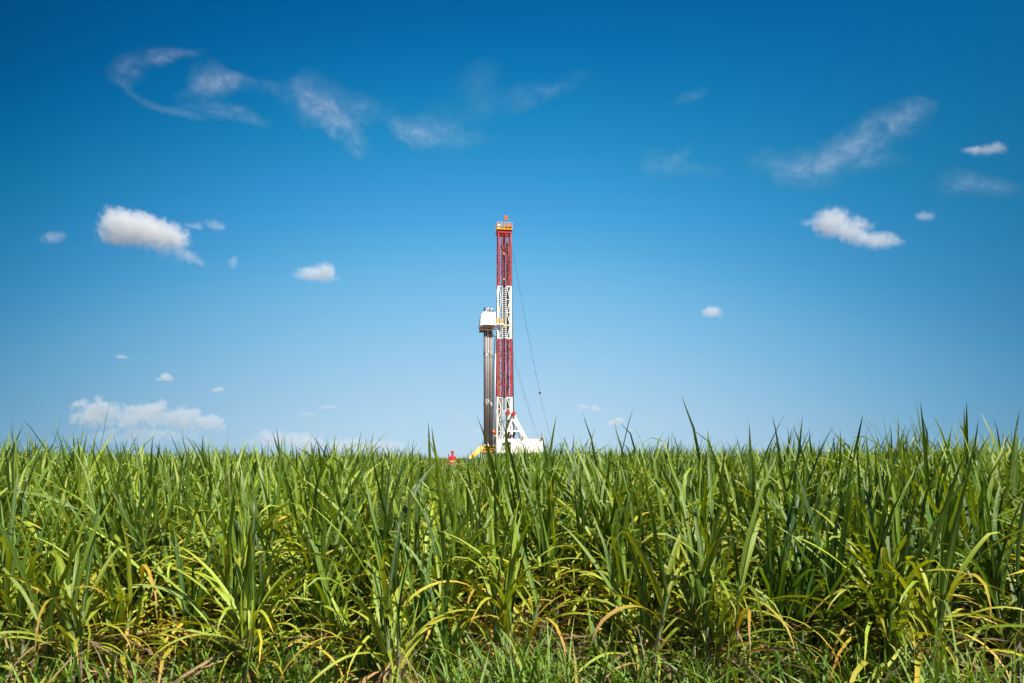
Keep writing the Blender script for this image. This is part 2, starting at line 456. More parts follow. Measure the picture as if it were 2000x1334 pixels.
def stalk_shape(h, lean, az, rg, sides=6):
    """a jointed cane: slightly swollen nodes, loose sheath towards the top"""
    nn = max(4, int(h / 0.13)); pts = []
    for i in range(nn + 1):
        t = i / nn
        for dt, k in ((-0.004, 0.94), (0.004, 1.16)) if 0 < i < nn else ((0, 1.0),):
            z = t * h + dt
            r_ = (0.0165 - 0.004 * t) * k * (1.22 if t > 0.62 else 1.0)
            d = lean * (t ** 1.5) * h
            pts.append((math.cos(az) * d, math.sin(az) * d, z, r_, t))
    V, UV = [], []
    for (x, y, z, r_, t) in pts:
        for q in range(sides):
            a = 2 * PI * q / sides
            V.append((x + r_ * math.cos(a), y + r_ * math.sin(a), z)); UV.append((q / sides, t))
    F = [(i * sides + q, i * sides + (q + 1) % sides, (i + 1) * sides + (q + 1) % sides, (i + 1) * sides + q) for i in range(len(pts) - 1) for q in range(sides)]
    return np.array(V), F, np.array(UV)

def plan_stool(rg, n_stalks, h_mean, spread=0.16, up=(2, 4), er=(2, 5), ar=(5, 9), dr=(0, 2), de=(5, 11), tillers=1):
    """stalk bases, heights and where every leaf leaves its stalk"""
    stalks = []
    for q in range(n_stalks + tillers):
        till = q >= n_stalks                       # young side shoots fill the foot of the clump
        a = rg.uniform(0, 2 * PI); rr = (2.0 if till else 1.0) * spread * math.sqrt(rg.uniform(0.02, 1))
        h = max(0.25, h_mean * rg.uniform(0.75, 1.25)) if not till else rg.uniform(0.12, 0.4); lean = rg.uniform(0.0, 0.22); az = a + rg.normal(0, 0.6)
        leaves = []
        if till: order = ['upright'] + ['erect'] * 2 + ['arching'] * 2
        else: order = ['upright'] * rg.integers(*up) + ['erect'] * rg.integers(*er) + ['arching'] * rg.integers(*ar) + ['drooping'] * rg.integers(*dr)
        plane = rg.uniform(0, PI)
        gap = min(0.055, h * 0.8 / max(6, len(order)))
        if not till:                                # some of the arching leaves leave the stalk high up
            for q_ in range(3):
                i0, i1 = rg.integers(1, len(order), 2); order[i0], order[i1] = order[i1], order[i0]
        for i, kd in enumerate(order):
            z = max(0.08, h - 0.02 - i * gap * rg.uniform(0.8, 1.15))
            laz = plane + (i % 2) * PI + rg.normal(0, 0.5)
            leaves.append((kd, z, laz, rg.normal(0, 0.10), rg.uniform(0.82, 1.12) * (0.72 if till else 1.0)))
        for i in range(0 if till else rg.integers(*de)):
            leaves.append(('dead', rg.uniform(0.15, max(0.2, h * 0.7)), rg.uniform(0, 2 * PI), rg.normal(0, 0.3), rg.uniform(0.7, 1.2)))
        stalks.append(dict(x=math.cos(a) * rr, y=math.sin(a) * rr, h=h, lean=lean, az=az, leaves=leaves))
    return stalks

def on_stalk(st, z):
    t = z / st['h']; d = st['lean'] * (t ** 1.5) * st['h']
    return (st['x'] + math.cos(st['az']) * d, st['y'] + math.sin(st['az']) * d, z)

GROUP = 'sugarcane clumps in the field'
def hero_plant(x, y, rg, label, n_stalks=4, h=0.95, tint=(1, 1, 1), scale=1.0, group=GROUP, **kw):
    t = empty('sugarcane_plant', (x, y, -0.02), rg.uniform(0, 2 * PI))
    t.scale = (scale,) * 3
    tag(t, label, 'sugarcane', group)
    for st in plan_stool(rg, n_stalks, h, **kw):
        V, F, UV = stalk_shape(st['h'], st['lean'], st['az'], rg)
        so = link('stalk', mesh_from('stalk', [(V, F, UV, 0.5, rg.random(), 0)], ['stalk']), t, (st['x'], st['y'], 0))
        for kd, z, az, tilt, sc in st['leaves']:
            me = LEAVES[kd][rg.integers(len(LEAVES[kd]))]
            p = on_stalk(st, z)
            o = link('leaf', me, t, p, (tilt, rg.normal(0, 0.06), az), sc)
            j = rg.uniform(0.85, 1.15)
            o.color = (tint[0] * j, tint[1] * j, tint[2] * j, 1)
    return t

def stool_parts(rg, n_stalks, h, nseg, **kw):
    st_parts, lf = [], []
    for st in plan_stool(rg, n_stalks, h, **kw):
        V, F, UV = stalk_shape(st['h'], st['lean'], st['az'], rg, 5)
        V = V + np.array([st['x'], st['y'], 0])
        st_parts.append((V, F, UV, 0.5, rg.random(), 0))
        for kd, z, az, tilt, sc in st['leaves']:
            (V, F, UV), age = random_leaf(kd, rg, nseg)
            V = V * sc
            c, s_ = math.cos(tilt), math.sin(tilt)
            V = np.stack([V[:, 0], V[:, 1] * c - V[:, 2] * s_, V[:, 1] * s_ + V[:, 2] * c], 1)
            V = rot_z(V, az) + np.array(on_stalk(st, z))
            lf.append((V, F, UV, age, rg.random(), 1))
    return st_parts, lf

# height of the crop over the field: taller to the right and at the far left, lower left of the rig
def crop_scale(x, y):
    px = 1000 + FPX * x / max(y, 1.0)
    f = np.interp(px, [-200, 0, 120, 330, 560, 820, 1000, 1200, 1450, 1600, 1800, 2000, 2200], [1.04, 1.03, 1.0, 0.97, 0.96, 0.97, 1.02, 1.01, 1.02, 1.04, 1.05, 1.05, 1.05])
    f = 1 + (f - 1) * (1.0 if y < 16 else 0.6 if y < 30 else 0.25)
    gap = x - (884 - 1000) / FPX * y               # the lower strip through which the worker shows
    f *= 1 - 0.24 * math.exp(-(gap / 0.95) ** 2) * (1 if y > 9.5 else 0)
    return float(f * (0.93 + 0.24 * vn2(np.array(x * 1.1 + 30), np.array(y * 1.1 + 7))))

# ---- clumps one can point at, in the front row
def px_x(px, y): return (px - 1000) / FPX * y
front = [
    # px,  y,  stalks, h, scale, tint, label, extra
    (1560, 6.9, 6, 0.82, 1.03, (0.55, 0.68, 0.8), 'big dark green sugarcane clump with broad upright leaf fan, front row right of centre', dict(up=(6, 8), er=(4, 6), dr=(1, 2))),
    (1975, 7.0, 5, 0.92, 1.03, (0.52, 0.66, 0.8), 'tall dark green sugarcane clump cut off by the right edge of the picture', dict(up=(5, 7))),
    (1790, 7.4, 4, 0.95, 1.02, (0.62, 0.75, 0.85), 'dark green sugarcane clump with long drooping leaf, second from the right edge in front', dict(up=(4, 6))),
    (1400, 7.2, 4, 0.62, 0.95, (1.05, 1.0, 0.9), 'low sugarcane clump with arching yellow and orange old leaves beside the big dark clump', dict(ar=(3, 5), dr=(2, 4), de=(5, 9))),
    (1000, 7.2, 4, 0.80, 1.0, (1.0, 0.98, 0.9), 'sugarcane clump below the rig with drooping yellow leaf and bare tan stalk', dict(ar=(3, 5), dr=(1, 3), de=(6, 10))),
    (860, 7.1, 2, 0.48, 0.95, (0.62, 0.78, 0.8), 'small dark green sugarcane clump with fanned leaves in front, below the worker', dict(up=(4, 6), er=(4, 6), ar=(1, 2), de=(2, 3))),
    (690, 7.1, 3, 0.60, 0.95, (1.05, 1.02, 0.8), 'low yellow-green sugarcane clump with many arching leaves, left of centre in front', dict(ar=(5, 8), dr=(1, 3))),
    (545, 7.4, 2, 0.60, 0.95, (0.66, 0.8, 0.85), 'slim dark green sugarcane clump with upright leaves, left of the yellow-green low clump', dict(up=(5, 7), er=(2, 4), ar=(1, 2))),
    (400, 7.1, 3, 0.62, 0.95, (0.85, 0.92, 0.9), 'sugarcane clump amid dry brown stalks, left part of the front row', dict(de=(6, 9))),
    (230, 7.1, 4, 0.72, 1.0, (1.05, 1.0, 0.8), 'sugarcane clump with curving orange and yellow leaves near the left edge', dict(ar=(4, 6), dr=(2, 4))),
    (60, 7.0, 4, 0.80, 1.0, (0.95, 0.95, 0.85), 'bright green sugarcane clump cut off by the left edge of the picture', dict(dr=(1, 3), de=(4, 7))),
    (1200, 7.3, 4, 0.78, 1.0, (0.95, 0.98, 0.9), 'mid green sugarcane clump right below the white rig base in front', dict()),
]
taken = []
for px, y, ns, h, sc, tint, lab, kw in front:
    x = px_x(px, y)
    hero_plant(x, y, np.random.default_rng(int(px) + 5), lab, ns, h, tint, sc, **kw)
    taken.append((x, y))

# ---- the rest of the crop, on a jittered grid
spots = []
rg = np.random.default_rng(77)
step = 0.57
yy = 6.65
row = 0
while yy < 62:
    half = yy * 0.70 + 1.0
    xx = -half + (row % 2) * step * 0.5
    while xx < half:
        x = xx + rg.normal(0, 0.13); y = yy + rg.normal(0, 0.13)
        xx += step
        if y < 6.5: continue
        if any(abs(x - a) < 0.42 and abs(y - b) < 0.42 for a, b in taken): continue
        if y > 55.0 and abs(x) < 48.5: continue
        spots.append((x, y))
    yy += step * 0.95; row += 1
spots.sort(key=lambda p: p[1])
in_view = [p for p in spots if abs(p[0]) < p[1] * 0.655 + 0.25]
n_hero, n_single = 34, 288
hero_spots = in_view[:n_hero]
single_spots = in_view[n_hero:n_single]
chosen = set(hero_spots) | set(single_spots)
rest = [p for p in spots if p not in chosen]

for i, (x, y) in enumerate(hero_spots):
    j = np.random.default_rng(900 + i)
    cs = crop_scale(x, y)
    tt = j.uniform(0.75, 1.1)
    hero_plant(x, y, j, 'sugarcane clump standing among look-alikes in the front rows of the field', int(j.integers(3, 6)), 0.84, (tt, tt * j.uniform(0.97, 1.03), tt * 0.95), cs,
               group='sugarcane clumps in the front rows')

VAR = []
for i in range(14):
    j = np.random.default_rng(300 + i)
    sp_, lf = stool_parts(j, int(j.integers(4, 6)), 0.93, 8, tillers=0)
    VAR.append(([mesh_from('stalk', [p], ['stalk']) for p in sp_], mesh_from('leaves', [(V, F, U, a, r_, 0) for V, F, U, a, r_, m in lf], ['leaf'])))
for i, (x, y) in enumerate(single_spots):
    j = np.random.default_rng(5000 + i)
    t = empty('sugarcane_plant', (x, y, -0.02), j.uniform(0, 2 * PI))
    t.scale = (crop_scale(x, y) * j.uniform(0.94, 1.09),) * 3
    tag(t, 'sugarcane clump deeper in the field, one of the crowded rows behind the front ones', 'sugarcane', 'sugarcane clumps in the middle rows')
    sts, lf = VAR[j.integers(len(VAR))]
    for s_ in sts: link('stalk', s_, t)
    lo = link('leaves', lf, t); lo['kind'] = 'stuff'
    b_ = j.uniform(0.75, 1.12); lo.color = (b_ * j.uniform(0.93, 1.07), b_, b_ * j.uniform(0.85, 1.0), 1)

# ---- everything beyond: one mass
far_col = bpy.data.collections.new('sugarcane_variants')
for i in range(10):
    j = np.random.default_rng(700 + i)
    sp_, lf = stool_parts(j, int(j.integers(4, 6)), 0.93, 5 if i < 6 else 6, de=(1, 3), tillers=0)
    o = bpy.data.objects.new('sugarcane_variant', mesh_from('sugarcane_variant', sp_ + lf, ['stalk', 'leaf']))
    b_ = j.uniform(0.8, 1.12); o.color = (b_, b_, b_ * 0.93, 1)
    far_col.objects.link(o)

def far_points():
    g = np.random.default_rng(12)
    pts = [(x, y, crop_scale(x, y) * g.uniform(0.94, 1.15)) for x, y in rest]
    for y0, y1, dens in ((62, 110, 0.9), (110, 200, 0.4), (200, 420, 0.10)):
        half = y1 * 0.72
        n = int((y1 - y0) * 2 * half * dens)
        xs = g.uniform(-half, half, n); ys = g.uniform(y0, y1, n)
        keep = (np.abs(xs) < ys * 0.70 + 2) & ~((np.abs(xs) < 48.5) & (ys < 181))
        pts += [(x, y, g.uniform(0.93, 1.18)) for x, y in zip(xs[keep], ys[keep])]
    # a strip on either side of and behind the camera's verge so that the light around the near clumps is right
    return np.array(pts)
FP = far_points()
me = bpy.data.meshes.new('sugarcane_field')
me.vertices.add(len(FP)); me.vertices.foreach_set('co', np.stack([FP[:, 0], FP[:, 1], np.full(len(FP), -0.02)], 1).astype(np.float32).ravel())
g = np.random.default_rng(5)
for nm, ty, arr in (('scl', 'FLOAT', FP[:, 2]), ('rotz', 'FLOAT', g.uniform(0, 2 * PI, len(FP))), ('pick', 'INT', g.integers(0, 10, len(FP)))):
    a = me.attributes.new(nm, ty, 'POINT'); a.data.foreach_set('value', arr.astype(np.int32 if ty == 'INT' else np.float32))
field = link('sugarcane_field', me)
tag(field, 'dense mass of sugarcane stretching away to the horizon', 'sugarcane field', kind='stuff')
ng = bpy.data.node_groups.new('scatter_cane', 'GeometryNodeTree')
ng.interface.new_socket('Geometry', in_out='INPUT', socket_type='NodeSocketGeometry')
ng.interface.new_socket('Geometry', in_out='OUTPUT', socket_type='NodeSocketGeometry')
gi = ng.nodes.new('NodeGroupInput'); go = ng.nodes.new('NodeGroupOutput')
ci = ng.nodes.new('GeometryNodeCollectionInfo'); ci.inputs['Collection'].default_value = far_col
ci.inputs['Separate Children'].default_value = True; ci.inputs['Reset Children'].default_value = True
ip = ng.nodes.new('GeometryNodeInstanceOnPoints'); ip.inputs['Pick Instance'].default_value = True
def named(nm, ty):
    n = ng.nodes.new('GeometryNodeInputNamedAttribute'); n.data_type = ty; n.inputs['Name'].default_value = nm
    return n.outputs['Attribute']
cx = ng.nodes.new('ShaderNodeCombineXYZ'); ng.links.new(named('rotz', 'FLOAT'), cx.inputs[2])
ng.links.new(gi.outputs[0], ip.inputs['Points']); ng.links.new(ci.outputs[0], ip.inputs['Instance'])
ng.links.new(named('pick', 'INT'), ip.inputs['Instance Index'])
ng.links.new(cx.outputs[0], ip.inputs['Rotation']); ng.links.new(named('scl', 'FLOAT'), ip.inputs['Scale'])
ng.links.new(ip.outputs[0], go.inputs[0])
md = field.modifiers.new('scatter', 'NODES'); md.node_group = ng

# ---- grass along the verge and dry litter under the cane
def make_grass():
    g = np.random.default_rng(21); parts = []
    for q in range(1000):
        y = g.uniform(5.6, 7.3); x = g.uniform(-1, 1) * (y * 0.68 + 0.3)
        den = vn1(np.array(x * 0.9 + 12), np.array(y * 0.9 + 3))
        if abs(x - 0.4) < 1.3: den = max(den, 0.46)
        if den < 0.40: continue
        tall = g.uniform(0.5, 1.25) * (0.7 + 0.6 * den)
        for b in range(g.integers(5, 10)):
            L = tall * g.uniform(0.5, 0.95); W = g.uniform(0.014, 0.046)
            V, F, UV = leaf_shape(L, W, g.uniform(0.03, 0.5), g.uniform(0.2, 1.9), 1.6, g.uniform(-1, 1), 0.4, 5, g)
            V = rot_z(V, g.uniform(0, 2 * PI)) + np.array([x + g.normal(0, 0.07), y + g.normal(0, 0.07), -0.03])
            parts.append((V, F, UV, g.uniform(0.02, 0.34) if g.random() < 0.93 else g.uniform(0.5, 0.95), g.random(), 0))
    o = link('verge_grass', mesh_from('verge_grass', parts, ['leaf']))
    o.color = (0.62, 0.80, 0.85, 1)
    tag(o, 'short green grass along the front edge of the cane', 'grass', kind='stuff')
make_grass()
def make_litter():
    g = np.random.default_rng(22); parts = []
    for q in range(3600):
        y = g.uniform(6.2, 13.5); x = g.uniform(-1, 1) * (y * 0.68 + 0.3)
        L = g.uniform(0.15, 0.7); W = g.uniform(0.012, 0.04)
        V, F, UV = leaf_shape(L, W, g.uniform(1.0, 1.7), g.uniform(-0.4, 0.6), 1.0, g.uniform(-3, 3), 0.6, 4, g, None, 0.6, True)
        V = rot_z(V, g.uniform(0, 2 * PI)) + np.array([x, y, g.uniform(0.02, 0.28)])
        V[:, 2] = np.maximum(V[:, 2], 0.03)
        parts.append((V, F, UV, g.uniform(0.82, 1.0), g.random(), 0))
    tag(link('dry_leaf_litter', mesh_from('dry_leaf_litter', parts, ['leaf'])), 'dry brown leaf litter lying under the cane', 'litter', kind='stuff')
make_litter()
# ------------------------------------------------------------------ the drilling rig
RIG_Y = 133.0
MPP = (RIG_Y - 1.0) / FPX                                  # metres per photograph pixel at the rig
RX0 = 984.0
rig = empty('drilling_rig', ((RX0 - 1000) * MPP, RIG_Y, PAD_Z), R(7))
tag(rig, 'red and white lattice drilling rig standing on the pad beyond the cane', 'drilling rig')
def X(px): return (px - RX0) * MPP                 # local x of a pixel column
def Zp(py): return CAM_H + (HORIZON_PX - py) * MPP - PAD_Z   # local height of a pixel row
rr = random.Random(8)

SEC = [('red', 455, 558), ('white', 558, 662), ('red', 662, 775), ('white', 775, 866)]
def half_w(z):                                     # mast half width, tapering upwards
    zt, zb = Zp(455), Zp(866)
    t = (z - zb) / (zt - zb)
    return (33.0 * (1 - t) + 27.5 * t) * MPP / 2
HD = 0.95                                          # mast half depth
for ci_, (colr, y0, y1) in enumerate(SEC):
    zt, zb = Zp(y0) - 0.03, Zp(y1) + 0.03
    sec = empty('mast_section', (0, 0, 0)); sec.parent = rig
    sec['label'] = {'red': 'red painted lattice section of the mast', 'white': 'white painted lattice section of the mast'}[colr]
    for sx in (-1, 1):
        for sy in (-1, 1):
            a = (sx * (half_w(zb) - 0.16), sy * HD, zb); b = (sx * (half_w(zt) - 0.16), sy * HD, zt)
            MB().bar(a, b, 0.25 if sy < 0 else 0.13, 0.22 if sy < 0 else 0.13).build('chord', colr, sec, bevel=0.03)
    n = max(4, int(round((zt - zb) / 2.15)))
    dz = (zt - zb) / n
    for i in range(n + 1):
        z = zb + 0.10 + (zt - zb - 0.20) * i / n
        w = half_w(z) - 0.33
        big = i in (0, n)
        th = 0.17 if big else 0.085
        MB().bar((-w, HD, z), (w, HD, z), th * 0.55, 0.08).build('girt', colr, sec)
        MB().bar((X(988.5), -HD, z), (w, -HD, z), th, 0.11).build('girt', colr, sec)
        MB().bar((-w, -HD + 0.02, z), (X(978), -HD + 0.02, z), th * 0.8, 0.10).build('girt', colr, sec)
        for sx in (-1, 1):
            MB().bar((sx * (w + 0.17), -HD + 0.16, z), (sx * (w + 0.17), HD - 0.13, z), th * 0.8, 0.10).build('girt', colr, sec)
        if i < n:
            z2 = zb + 0.10 + (zt - zb - 0.20) * (i + 1) / n
            w2 = half_w(z2) - 0.33
            e = 0.07
            if i % 2 == 0: p = ((X(988.8), -HD, z + e), (w2, -HD, z2 - e))
            else: p = ((w, -HD, z + e), (X(988.8), -HD, z2 - e))
            MB().bar(*p, 0.09, 0.08).build('diagonal_brace', colr, sec)
            if i % 2 == 0: p = ((-w, -HD + 0.02, z + e), (X(977.6), -HD + 0.02, z2 - e))
            else: p = ((X(977.6), -HD + 0.02, z + e), (-w2, -HD + 0.02, z2 - e))
            MB().bar(*p, 0.09, 0.07).build('diagonal_brace', colr, sec)
            for sx in (-1, 1):
                s = 1 if i % 2 == 0 else -1
                MB().bar((sx * (w + 0.17), -s * (HD - 0.15), z + e), (sx * (w2 + 0.17), s * (HD - 0.15), z2 - e), 0.07, 0.06, up=(1, 0, 0)).build('diagonal_brace', colr, sec)
            s = 1 if i % 2 == 0 else -1
            MB().bar((-s * w, HD, z + e), (s * w2, HD, z2 - e), 0.055, 0.05).build('diagonal_brace', colr, sec)
    # ladder with its rungs and hoops
    lx0, lx1 = X(979.4) , X(987.0)
    lad = MB()
    for x in (lx0, lx1): lad.bar((x, -HD - 0.12, zb), (x, -HD - 0.12, zt), 0.085, 0.07)
    z = zb + 0.2
    while z < zt - 0.1:
        lad.bar((lx0 + 0.05, -HD - 0.12, z), (lx1 - 0.05, -HD - 0.12, z), 0.055, 0.05)
        z += 0.34
    lad.build('ladder', colr, sec)

# hoses, lines and tubes running up inside the mast
zt, zb = Zp(457), Zp(860)
def run(x, y, r_, mat, name, z0=zb, z1=zt, wob=0.03):
    pts = [(x + rr.uniform(-wob, wob), y + rr.uniform(-wob, wob), z0 + (z1 - z0) * i / 9) for i in range(10)]
    return MB().tube(pts, r_, 7).build(name, mat, rig, smooth=True)
for x, y, r_ in ((991.6, 0.30, 0.17), (993.4, 0.45, 0.13), (974.6, 0.35, 0.12), (981.6, 0.55, 0.14)): run(X(x), y, r_, 'rubber', 'rotary_hose', Zp(850), Zp(470))
run(X(976.0), -0.55, 0.06, 'orange', 'standpipe', Zp(858), Zp(640), 0.01)
run(X(972.2), -0.62, 0.05, 'yellow', 'standpipe', Zp(858), Zp(560), 0.01)
for i in range(8): run(X(980.5 + i * 0.9), 0.1 + 0.08 * (i % 2), 0.032, 'cable', 'drilling_line', Zp(800), Zp(457), 0.0)
run(X(985.8), 0.5, 0.12, 'red', 'guide_rail', Zp(775), Zp(457), 0.0)
run(X(990.2), -0.2, 0.035, 'galv', 'service_line', Zp(855), Zp(460), 0.02)
for py in (496, 546): MB().box((X(982.5), -HD - 0.20, Zp(py)), (0.28, 0.16, 0.32)).build('ladder_landing', 'yellow', rig, bevel=0.03)
# travelling block hanging inside the upper mast
tb = MB().tube([(X(984), -0.25, Zp(478)), (X(984), 0.35, Zp(478))], 0.55, 16).tube([(X(984), -0.15, Zp(486)), (X(984), 0.25, Zp(486))], 0.42, 14).build('travelling_block', 'dark', rig)
MB().tube([(X(984), 0.05, Zp(491)), (X(984), 0.05, Zp(500))], 0.16, 10).build('hook', 'dark', tb)

# crown: header beam, platform, railings, sheaves
z0 = Zp(455.5); zc = Zp(449)
MB().box((X(984), 0, (z0 + zc) / 2), (2.42, 2.2, zc - z0 - 0.02)).build('crown_header', 'red', rig, bevel=0.05)
cp = MB().box((X(984), -0.02, zc + 0.10), (2.62, 2.5, 0.20)).build('crown_platform', 'yellow', rig, bevel=0.02)
rail = MB()
zr = zc + 0.2
x0, x1, y0_, y1_ = X(984) - 1.24, X(984) + 1.24, -1.22, 1.18
for q in range(5):
    for yq in (y0_, y1_): rail.bar((x0 + (x1 - x0) * q / 4, yq, zr), (x0 + (x1 - x0) * q / 4, yq, zr + 1.0), 0.075)
for h_ in (0.35, 0.68, 1.0):
    for yq in (y0_, y1_): rail.bar((x0, yq, zr + h_), (x1, yq, zr + h_), 0.06)
    for xq in (x0, x1): rail.bar((xq, y0_, zr + h_), (xq, y1_, zr + h_), 0.06)
rail.build('crown_railing', 'yellow', rig)
for q in range(4):
    x = X(987.5) + q * 0.24
    sh = MB().tube([(x - 0.07, 0.1, zr + 0.52), (x + 0.07, 0.1, zr + 0.52)], 0.50, 18).build('crown_sheave', 'red', rig)
    MB().tube([(x - 0.11, 0.1, zr + 0.52), (x + 0.11, 0.1, zr + 0.52)], 0.12, 10).build('hub', 'dark', sh)
MB().box((X(973), -0.6, zr + 0.42), (0.42, 0.5, 0.84)).build('crown_cabinet', 'white', rig, bevel=0.03)
MB().box((X(981), 0.0, zr + 0.25), (0.85, 0.9, 0.42)).build('crown_bumper', 'dark', rig, bevel=0.03)
MB().tube([(X(997.4), -0.5, Zp(443)), (X(998.6), -0.5, Zp(443))], 0.22, 12).build('warning_light', 'red', rig)

# racking platform (monkey board) with its windwall
zb0, zb1 = Zp(637.5), Zp(611)
xl, xr = X(935.5), X(966.0)
board = empty('racking_platform'); board.parent = rig
fy, by = -1.75, 1.35
MB().poly([(xl + 0.10, zb0, fy), (xr, zb0, fy), (xr, zb1 - 0.06, fy), (xl + 0.62, zb1, fy), (xl + 0.42, zb1 - 0.12, fy), (xl + 0.28, zb1 - 0.5, fy)], 0.06).build('windwall_panel', 'white', board)
MB().poly([(xl + 0.10, zb0, by), (xr, zb0, by), (xr, zb1, by), (xl + 0.35, zb1, by)], 0.06).build('windwall_panel', 'white', board)
w_ = MB()
w_._add([(xl - 0.02, fy - 0.03, zb0), (xl - 0.02, by + 0.03, zb0), (xl + 0.16, by + 0.03, zb1 - 0.5), (xl + 0.16, fy - 0.03, zb1 - 0.5),
         (xl + 0.04, fy - 0.03, zb0), (xl + 0.04, by + 0.03, zb0), (xl + 0.22, by + 0.03, zb1 - 0.5), (xl + 0.22, fy - 0.03, zb1 - 0.5)],
        [(0, 1, 2, 3), (7, 6, 5, 4), (0, 4, 5, 1), (3, 2, 6, 7), (0, 3, 7, 4), (1, 5, 6, 2)])
w_.build('windwall_panel', 'white', board)
MB().bar((xl + 0.45, fy - 0.05, zb0 + 0.06), (xr - 0.1, fy - 0.05, zb0 + 0.06), 0.10, 0.04).build('panel_hem', 'brown_steel', board)
fl = Zp(646)
MB().box(((xl + xr) / 2, fy + 0.02, (zb0 + fl) / 2 + 0.1), (xr - xl - 0.3, 0.05, 0.12)).build('toe_board', 'brown_steel', board)
for (za, th) in ((zb0 - 0.10, 0.14), (fl + 0.06, 0.16)):
    MB().box(((xl + xr) / 2, fy + 0.08, za), (xr - xl - 0.1, 0.12, th)).build('platform_beam', 'brown_steel', board)
    MB().box(((xl + xr) / 2, by - 0.08, za), (xr - xl - 0.1, 0.12, th)).build('platform_beam', 'brown_steel', board)
for q in range(11):
    x = xl + 0.35 + (xr - xl - 0.7) * q / 10
    MB().bar((x, fy + 0.16, zb0 - 0.12), (x, by - 0.16, zb0 - 0.12), 0.09, 0.12).build('racking_finger', 'brown_steel', board)
for xq in (xl + 0.1, xr - 0.06): MB().bar((xq, fy + 0.06, zb0 - 0.05), (xq, fy + 0.06, fl), 0.14, 0.12).build('hanger', 'brown_steel', board)
MB().box((xl + 0.55, (fy + by) / 2, (zb0 + fl) / 2), (0.9, by - fy - 0.3, 0.45)).build('floor_grating', 'brown_steel', board)
MB().bar((X(939), fy + 0.3, Zp(645)), (X(969), -HD + 0.2, Zp(659)), 0.12).build('support_strut', 'dark', board)
MB().bar((X(948), by - 0.3, Zp(645)), (X(969), HD - 0.2, Zp(655)), 0.12).build('support_strut', 'dark', board)
MB().box((X(974), -HD - 0.35, Zp(634)), (1.25, 0.5, 0.16)).build('walkway', 'white', board)
hr = MB()
for q in range(4): hr.bar((X(967.5) + q * 0.36, -HD - 0.55, Zp(633)), (X(967.5) + q * 0.36, -HD - 0.55, Zp(623.5)), 0.09)
for py in (632, 628, 624): hr.bar((X(967), -HD - 0.55, Zp(py)), (X(980), -HD - 0.55, Zp(py)), 0.11)
hr.build('handrail', 'yellow', board)
MB().box((X(985.5), -0.2, Zp(634.5)), (0.75, 0.6, 0.45)).build('belly_winch', 'yellow', board, bevel=0.05)
MB().box((X(991.0), 0.1, Zp(633.5)), (0.5, 0.5, 0.35)).build('winch_guard', 'yellow', board, bevel=0.05)
MB().box((X(974.8), -0.3, Zp(604)), (0.28, 0.3, 0.75)).build('floodlight_housing', 'yellow', board, bevel=0.04)
MB().tube([(X(998.8), -0.5, Zp(642)), (X(998.8), -0.5, Zp(648))], 0.24, 12).build('line_roller', 'dark', board)

# A-frame legs, raising cylinders and their red caps
for yq in (-1.55, 1.3):
    MB().bar((X(1000), yq, Zp(813)), (X(982.5), yq, Zp(860)), 0.27, 0.26).build('a_frame_leg', 'white', rig, bevel=0.03)
    MB().bar((X(1003), yq + 0.03, Zp(813)), (X(1028), yq + 0.03, Zp(860)), 0.26, 0.24).build('a_frame_leg', 'white', rig, bevel=0.03)
    MB().bar((X(992.5), yq + 0.02, Zp(842)), (X(1015), yq + 0.02, Zp(842)), 0.22, 0.16).build('a_frame_crossbar', 'white', rig)
MB().bar((X(1001), -0.9, Zp(818)), (X(1015), -0.9, Zp(858)), 0.20, 0.18).build('a_frame_brace', 'white', rig)
MB().bar((X(996), -0.4, Zp(816)), (X(979), -0.4, Zp(860)), 0.22, 0.2).build('a_frame_brace', 'white', rig)
MB().box((X(993), -0.9, Zp(815)), (1.0, 0.7, 0.8)).build('gusset_box', 'white', rig, bevel=0.05)
for px, py in ((990, 806.5), (1001, 808.5)):
    cpn = MB().tube([(X(px), -1.95, Zp(py)), (X(px), -0.6, Zp(py))], 0.36, 20).build('sheave_cap', 'red', rig, bevel=0.02)
    MB().tube([(X(px), -2.0, Zp(py)), (X(px), -1.9, Zp(py))], 0.16, 12).build('hub', 'red', cpn)
MB().box((X(1001), 0.4, Zp(812)), (1.0, 2.2, 0.5)).build('a_frame_head', 'white', rig, bevel=0.05)
# machinery between the legs
MB().tube([(X(1002), -0.3, Zp(846)), (X(1002), 1.0, Zp(846))], 0.5, 16).box((X(996), 0.2, Zp(850)), (1.1, 1.2, 1.1)).build('drawworks', 'dark', rig, bevel=0.03)
MB().box((X(1001), -0.5, Zp(845)), (0.5, 0.4, 0.3)).build('brake_box', 'galv', rig, bevel=0.03)
MB().bar((X(992), -0.6, Zp(820)), (X(989), -0.3, Zp(860)), 0.3).build('raising_cylinder', 'dark', rig)

# drill floor, windwall and substructure
zf = Zp(885.5); zw = Zp(857.5)
floor_ = MB().box((X(1010), 0.2, zf - 0.12), (8.2, 5.2, 0.22)).build('drill_floor', 'galv', rig)
wall = empty('floor_windwall'); wall.parent = rig
WY = -2.55
for a, b, top, bot in ((966.5, 976.4, 857.5, 885), (976.4, 984.0, 857.5, 865), (976.4, 984.0, 879, 885), (984.0, 987.4, 857.5, 885), (987.4, 994.6, 857.5, 863),
                       (994.6, 1012, 857.5, 885), (1012.3, 1027, 857.5, 885), (1027.3, 1042, 857.5, 885), (1042.3, 1056.5, 857.5, 885)):
    MB().box(((X(a) + X(b)) / 2, WY, (Zp(top) + Zp(bot)) / 2), (X(b) - X(a) - 0.012, 0.07, Zp(top) - Zp(bot) - 0.012)).build('wall_panel', 'white', wall)
for px in (1012.1, 1027.1, 1042.1): MB().bar((X(px), WY - 0.05, zf + 0.03), (X(px), WY - 0.05, zw - 0.03), 0.05, 0.04).build('panel_rib', 'white', wall)
